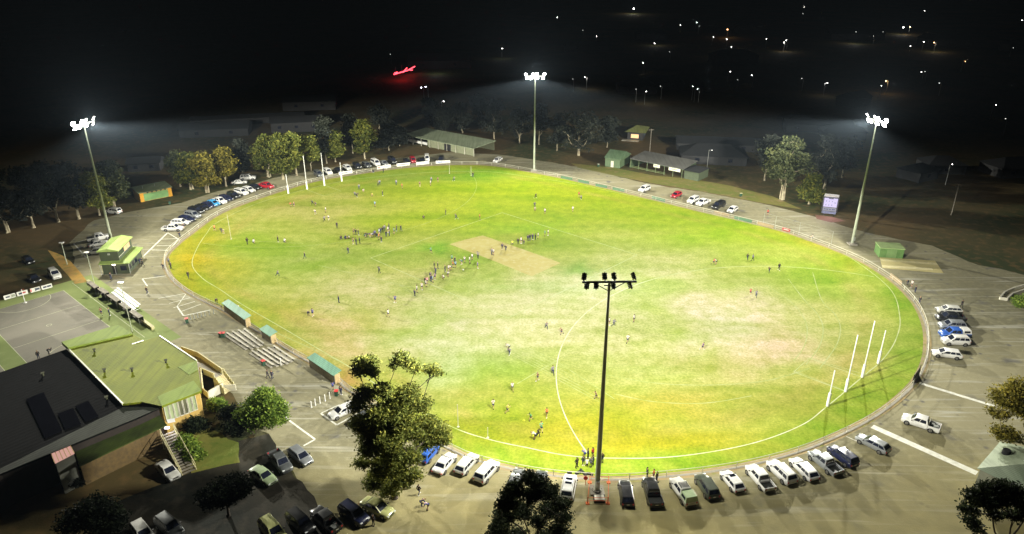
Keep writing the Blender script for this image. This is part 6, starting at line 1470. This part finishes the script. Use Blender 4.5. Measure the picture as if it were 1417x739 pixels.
# leafy tree by the clubrooms garden
b1 = G(362, 592); Y1 = b1[1]
tree('garden_tree', b1, [img_blob(366, 556, 18, Y1), img_blob(350, 563, 15, Y1), img_blob(382, 566, 14, Y1), img_blob(372, 577, 16, Y1-1), img_blob(340, 574, 13, Y1), img_blob(355, 582, 14, Y1-1), img_blob(386, 580, 9, Y1), img_blob(362, 545, 9, Y1)], 19000, .27, LF['bush'], BARKD,
     'dense round green tree in the garden bed beside the clubrooms', seed=8, r=.22, fork=.3)
for i, (px, py, rp, lf, lb) in enumerate([(318, 572, 13, 'dark', 'dark shrub between the round garden tree and the stairs'), (300, 560, 9, 'bush', 'small bright shrub at the foot of the balcony steps'), (325, 590, 12, 'dark', 'dark low shrub in front of the garden tree'), (271, 588, 13, 'dark', 'dark shaggy shrub on the lawn by the yellow brick wall'),
                                      (256, 614, 14, 'bush', 'green shrub beside the timber stairs'), (268, 628, 10, 'bush', 'second green shrub beside the timber stairs'), (118, 645, 11, 'bush', 'small lit shrub in the dark below the pink skylight'), (104, 664, 9, 'grey', 'small grey shrub in the dark yard'), (1416, 418, 12, 'bush', 'green shrub at the right edge behind the curved kerb')]):
    b_ = G(px, py+rp*.7); tree('shrub', b_, [img_blob(px, py-rp*.1, rp*.75, b_[1]), img_blob(px-rp*.5, py+rp*.2, rp*.5, b_[1]), img_blob(px+rp*.5, py+rp*.15, rp*.5, b_[1])], 2600, .3, LF[lf], BARKD, lb, cat='shrub', group='garden shrubs', seed=40+i, r=.08, fork=.2, twigs=1)
# silhouetted trees along the bottom
b2 = G(738, 790); Y2 = b2[1]
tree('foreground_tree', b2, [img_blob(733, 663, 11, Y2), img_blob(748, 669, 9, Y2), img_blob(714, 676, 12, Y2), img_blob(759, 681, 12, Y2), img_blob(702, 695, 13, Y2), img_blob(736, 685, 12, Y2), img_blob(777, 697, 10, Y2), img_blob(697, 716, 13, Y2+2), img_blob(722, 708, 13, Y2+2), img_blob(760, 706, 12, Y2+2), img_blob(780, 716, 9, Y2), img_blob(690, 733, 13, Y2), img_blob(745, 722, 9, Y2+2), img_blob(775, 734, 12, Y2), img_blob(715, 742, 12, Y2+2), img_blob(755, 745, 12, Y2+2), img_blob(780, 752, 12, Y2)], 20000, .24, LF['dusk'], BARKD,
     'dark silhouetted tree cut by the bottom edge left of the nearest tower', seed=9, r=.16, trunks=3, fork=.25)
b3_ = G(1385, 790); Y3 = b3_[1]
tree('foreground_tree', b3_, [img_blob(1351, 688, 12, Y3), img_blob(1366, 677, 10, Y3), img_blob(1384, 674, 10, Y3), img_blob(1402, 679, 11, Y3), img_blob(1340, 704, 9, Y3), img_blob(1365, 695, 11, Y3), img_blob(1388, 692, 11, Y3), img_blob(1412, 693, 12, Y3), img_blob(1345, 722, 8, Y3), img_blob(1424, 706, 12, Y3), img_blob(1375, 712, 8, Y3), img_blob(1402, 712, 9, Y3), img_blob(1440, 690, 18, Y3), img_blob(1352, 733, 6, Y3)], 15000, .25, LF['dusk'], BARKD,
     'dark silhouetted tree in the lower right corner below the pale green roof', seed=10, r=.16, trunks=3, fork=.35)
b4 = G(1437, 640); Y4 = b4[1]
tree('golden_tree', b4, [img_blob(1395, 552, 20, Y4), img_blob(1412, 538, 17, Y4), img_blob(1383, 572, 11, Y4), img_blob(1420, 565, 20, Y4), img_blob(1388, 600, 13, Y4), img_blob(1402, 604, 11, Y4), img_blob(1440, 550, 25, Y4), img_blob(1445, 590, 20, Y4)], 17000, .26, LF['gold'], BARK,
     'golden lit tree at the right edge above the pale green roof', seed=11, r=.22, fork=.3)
# added trees, near-black leaves standing in for shade over the lower left
for i, (px, py, h_, w_, lb) in enumerate([(316, 714, 6, 2.6, 'added dark tree in the unlit car park between two rows'), (150, 760, 7, 3.2, 'added dark tree at the bottom edge in the unlit yard')]):
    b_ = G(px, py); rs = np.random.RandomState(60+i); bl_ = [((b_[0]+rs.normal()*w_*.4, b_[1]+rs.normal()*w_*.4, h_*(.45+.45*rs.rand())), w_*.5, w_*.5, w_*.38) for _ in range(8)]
    tree('added_dark_tree', b_, bl_, 9000, .3, LF['shade'], BARKD, lb, group='added dark trees of the lower left', seed=61+i, r=.2)
# trees round the far side: (trunk px, crown top y, crown width px, lumps, leaves, kind, label)
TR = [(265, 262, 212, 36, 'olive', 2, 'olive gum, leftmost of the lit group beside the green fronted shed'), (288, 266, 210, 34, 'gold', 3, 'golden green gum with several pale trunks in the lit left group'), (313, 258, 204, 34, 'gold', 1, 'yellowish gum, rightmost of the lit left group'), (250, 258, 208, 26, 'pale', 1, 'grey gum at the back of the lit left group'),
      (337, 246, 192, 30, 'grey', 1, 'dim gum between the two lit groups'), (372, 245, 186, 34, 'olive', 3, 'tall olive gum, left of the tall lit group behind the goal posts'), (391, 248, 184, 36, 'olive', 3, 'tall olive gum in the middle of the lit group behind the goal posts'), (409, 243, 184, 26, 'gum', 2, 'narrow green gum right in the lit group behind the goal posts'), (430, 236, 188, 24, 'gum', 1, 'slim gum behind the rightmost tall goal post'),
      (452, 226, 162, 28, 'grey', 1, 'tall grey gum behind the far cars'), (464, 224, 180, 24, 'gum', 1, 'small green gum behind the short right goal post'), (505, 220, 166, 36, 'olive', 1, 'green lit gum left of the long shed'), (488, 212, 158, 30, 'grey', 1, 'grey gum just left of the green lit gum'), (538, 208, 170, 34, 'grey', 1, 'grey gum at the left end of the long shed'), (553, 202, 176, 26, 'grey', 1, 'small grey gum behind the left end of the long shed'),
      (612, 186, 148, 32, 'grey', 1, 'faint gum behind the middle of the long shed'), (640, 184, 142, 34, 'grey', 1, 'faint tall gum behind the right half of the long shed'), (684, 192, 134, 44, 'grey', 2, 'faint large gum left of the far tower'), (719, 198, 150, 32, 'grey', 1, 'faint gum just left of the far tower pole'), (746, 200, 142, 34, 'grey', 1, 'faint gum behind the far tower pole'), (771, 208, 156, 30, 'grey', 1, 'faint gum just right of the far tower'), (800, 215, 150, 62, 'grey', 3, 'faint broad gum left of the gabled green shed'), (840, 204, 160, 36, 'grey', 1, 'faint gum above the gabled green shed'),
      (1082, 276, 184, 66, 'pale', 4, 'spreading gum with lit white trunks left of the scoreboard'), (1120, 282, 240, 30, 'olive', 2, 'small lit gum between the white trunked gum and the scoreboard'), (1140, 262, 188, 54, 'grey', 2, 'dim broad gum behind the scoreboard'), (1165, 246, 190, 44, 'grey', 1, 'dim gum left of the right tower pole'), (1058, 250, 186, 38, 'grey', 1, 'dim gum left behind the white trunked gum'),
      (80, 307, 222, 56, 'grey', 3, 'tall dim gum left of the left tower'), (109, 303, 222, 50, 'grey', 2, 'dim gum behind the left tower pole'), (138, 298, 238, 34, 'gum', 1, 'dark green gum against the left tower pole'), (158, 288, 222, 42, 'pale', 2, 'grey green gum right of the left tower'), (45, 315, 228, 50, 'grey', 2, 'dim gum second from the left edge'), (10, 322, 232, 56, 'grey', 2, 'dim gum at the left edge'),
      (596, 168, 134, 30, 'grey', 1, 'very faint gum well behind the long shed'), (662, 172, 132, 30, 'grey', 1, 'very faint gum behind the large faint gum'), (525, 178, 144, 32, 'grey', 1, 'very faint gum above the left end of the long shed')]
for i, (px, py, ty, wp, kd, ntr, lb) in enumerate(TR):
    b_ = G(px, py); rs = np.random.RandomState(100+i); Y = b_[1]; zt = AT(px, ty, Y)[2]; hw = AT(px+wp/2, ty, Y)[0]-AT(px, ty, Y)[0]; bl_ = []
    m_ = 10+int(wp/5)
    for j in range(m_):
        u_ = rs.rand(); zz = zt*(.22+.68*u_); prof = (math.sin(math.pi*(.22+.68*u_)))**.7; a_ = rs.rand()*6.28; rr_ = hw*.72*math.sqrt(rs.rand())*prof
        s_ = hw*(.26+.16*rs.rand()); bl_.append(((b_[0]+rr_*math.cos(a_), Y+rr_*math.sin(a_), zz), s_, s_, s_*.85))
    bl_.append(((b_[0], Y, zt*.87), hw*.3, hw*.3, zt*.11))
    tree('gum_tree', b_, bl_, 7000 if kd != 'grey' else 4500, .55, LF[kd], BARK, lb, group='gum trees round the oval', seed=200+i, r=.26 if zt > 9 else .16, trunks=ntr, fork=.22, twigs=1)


# ------------------------------------------------------------------ night sky, haze in the air, render settings
w = bpy.data.worlds.new('World'); scene.world = w; w.use_nodes = True
nt = w.node_tree; bg = nt.nodes['Background']
sky = nt.nodes.new('ShaderNodeTexSky'); sky.sky_type = 'NISHITA'; sky.sun_disc = False; sky.sun_elevation = R(-9); sky.sun_rotation = R(200)
nt.links.new(sky.outputs[0], bg.inputs[0]); bg.inputs[1].default_value = .02
vol = nt.nodes.new('ShaderNodeVolumeScatter'); vol.inputs['Color'].default_value = (.6, .78, 1, 1); vol.inputs['Density'].default_value = HAZE; vol.inputs['Anisotropy'].default_value = .0
em = nt.nodes.new('ShaderNodeEmission'); em.inputs[0].default_value = (.75, .85, 1, 1); em.inputs[1].default_value = HAZE*AMB
ad = nt.nodes.new('ShaderNodeAddShader'); nt.links.new(vol.outputs[0], ad.inputs[0]); nt.links.new(em.outputs[0], ad.inputs[1])
nt.links.new(ad.outputs[0], nt.nodes['World Output'].inputs['Volume'])
scene.view_settings.view_transform = 'Standard'; scene.view_settings.look = 'None'; scene.view_settings.exposure = 0
cy = scene.cycles
cy.use_denoising = True; cy.denoiser = 'OPENIMAGEDENOISE'
cy.max_bounces = 4; cy.diffuse_bounces = 2; cy.glossy_bounces = 2; cy.transmission_bounces = 2; cy.volume_bounces = 0; cy.transparent_max_bounces = 4
cy.use_light_tree = True; cy.sample_clamp_indirect = 4; cy.caustics_reflective = False; cy.caustics_refractive = False
cy.use_adaptive_sampling = True; cy.adaptive_threshold = .01
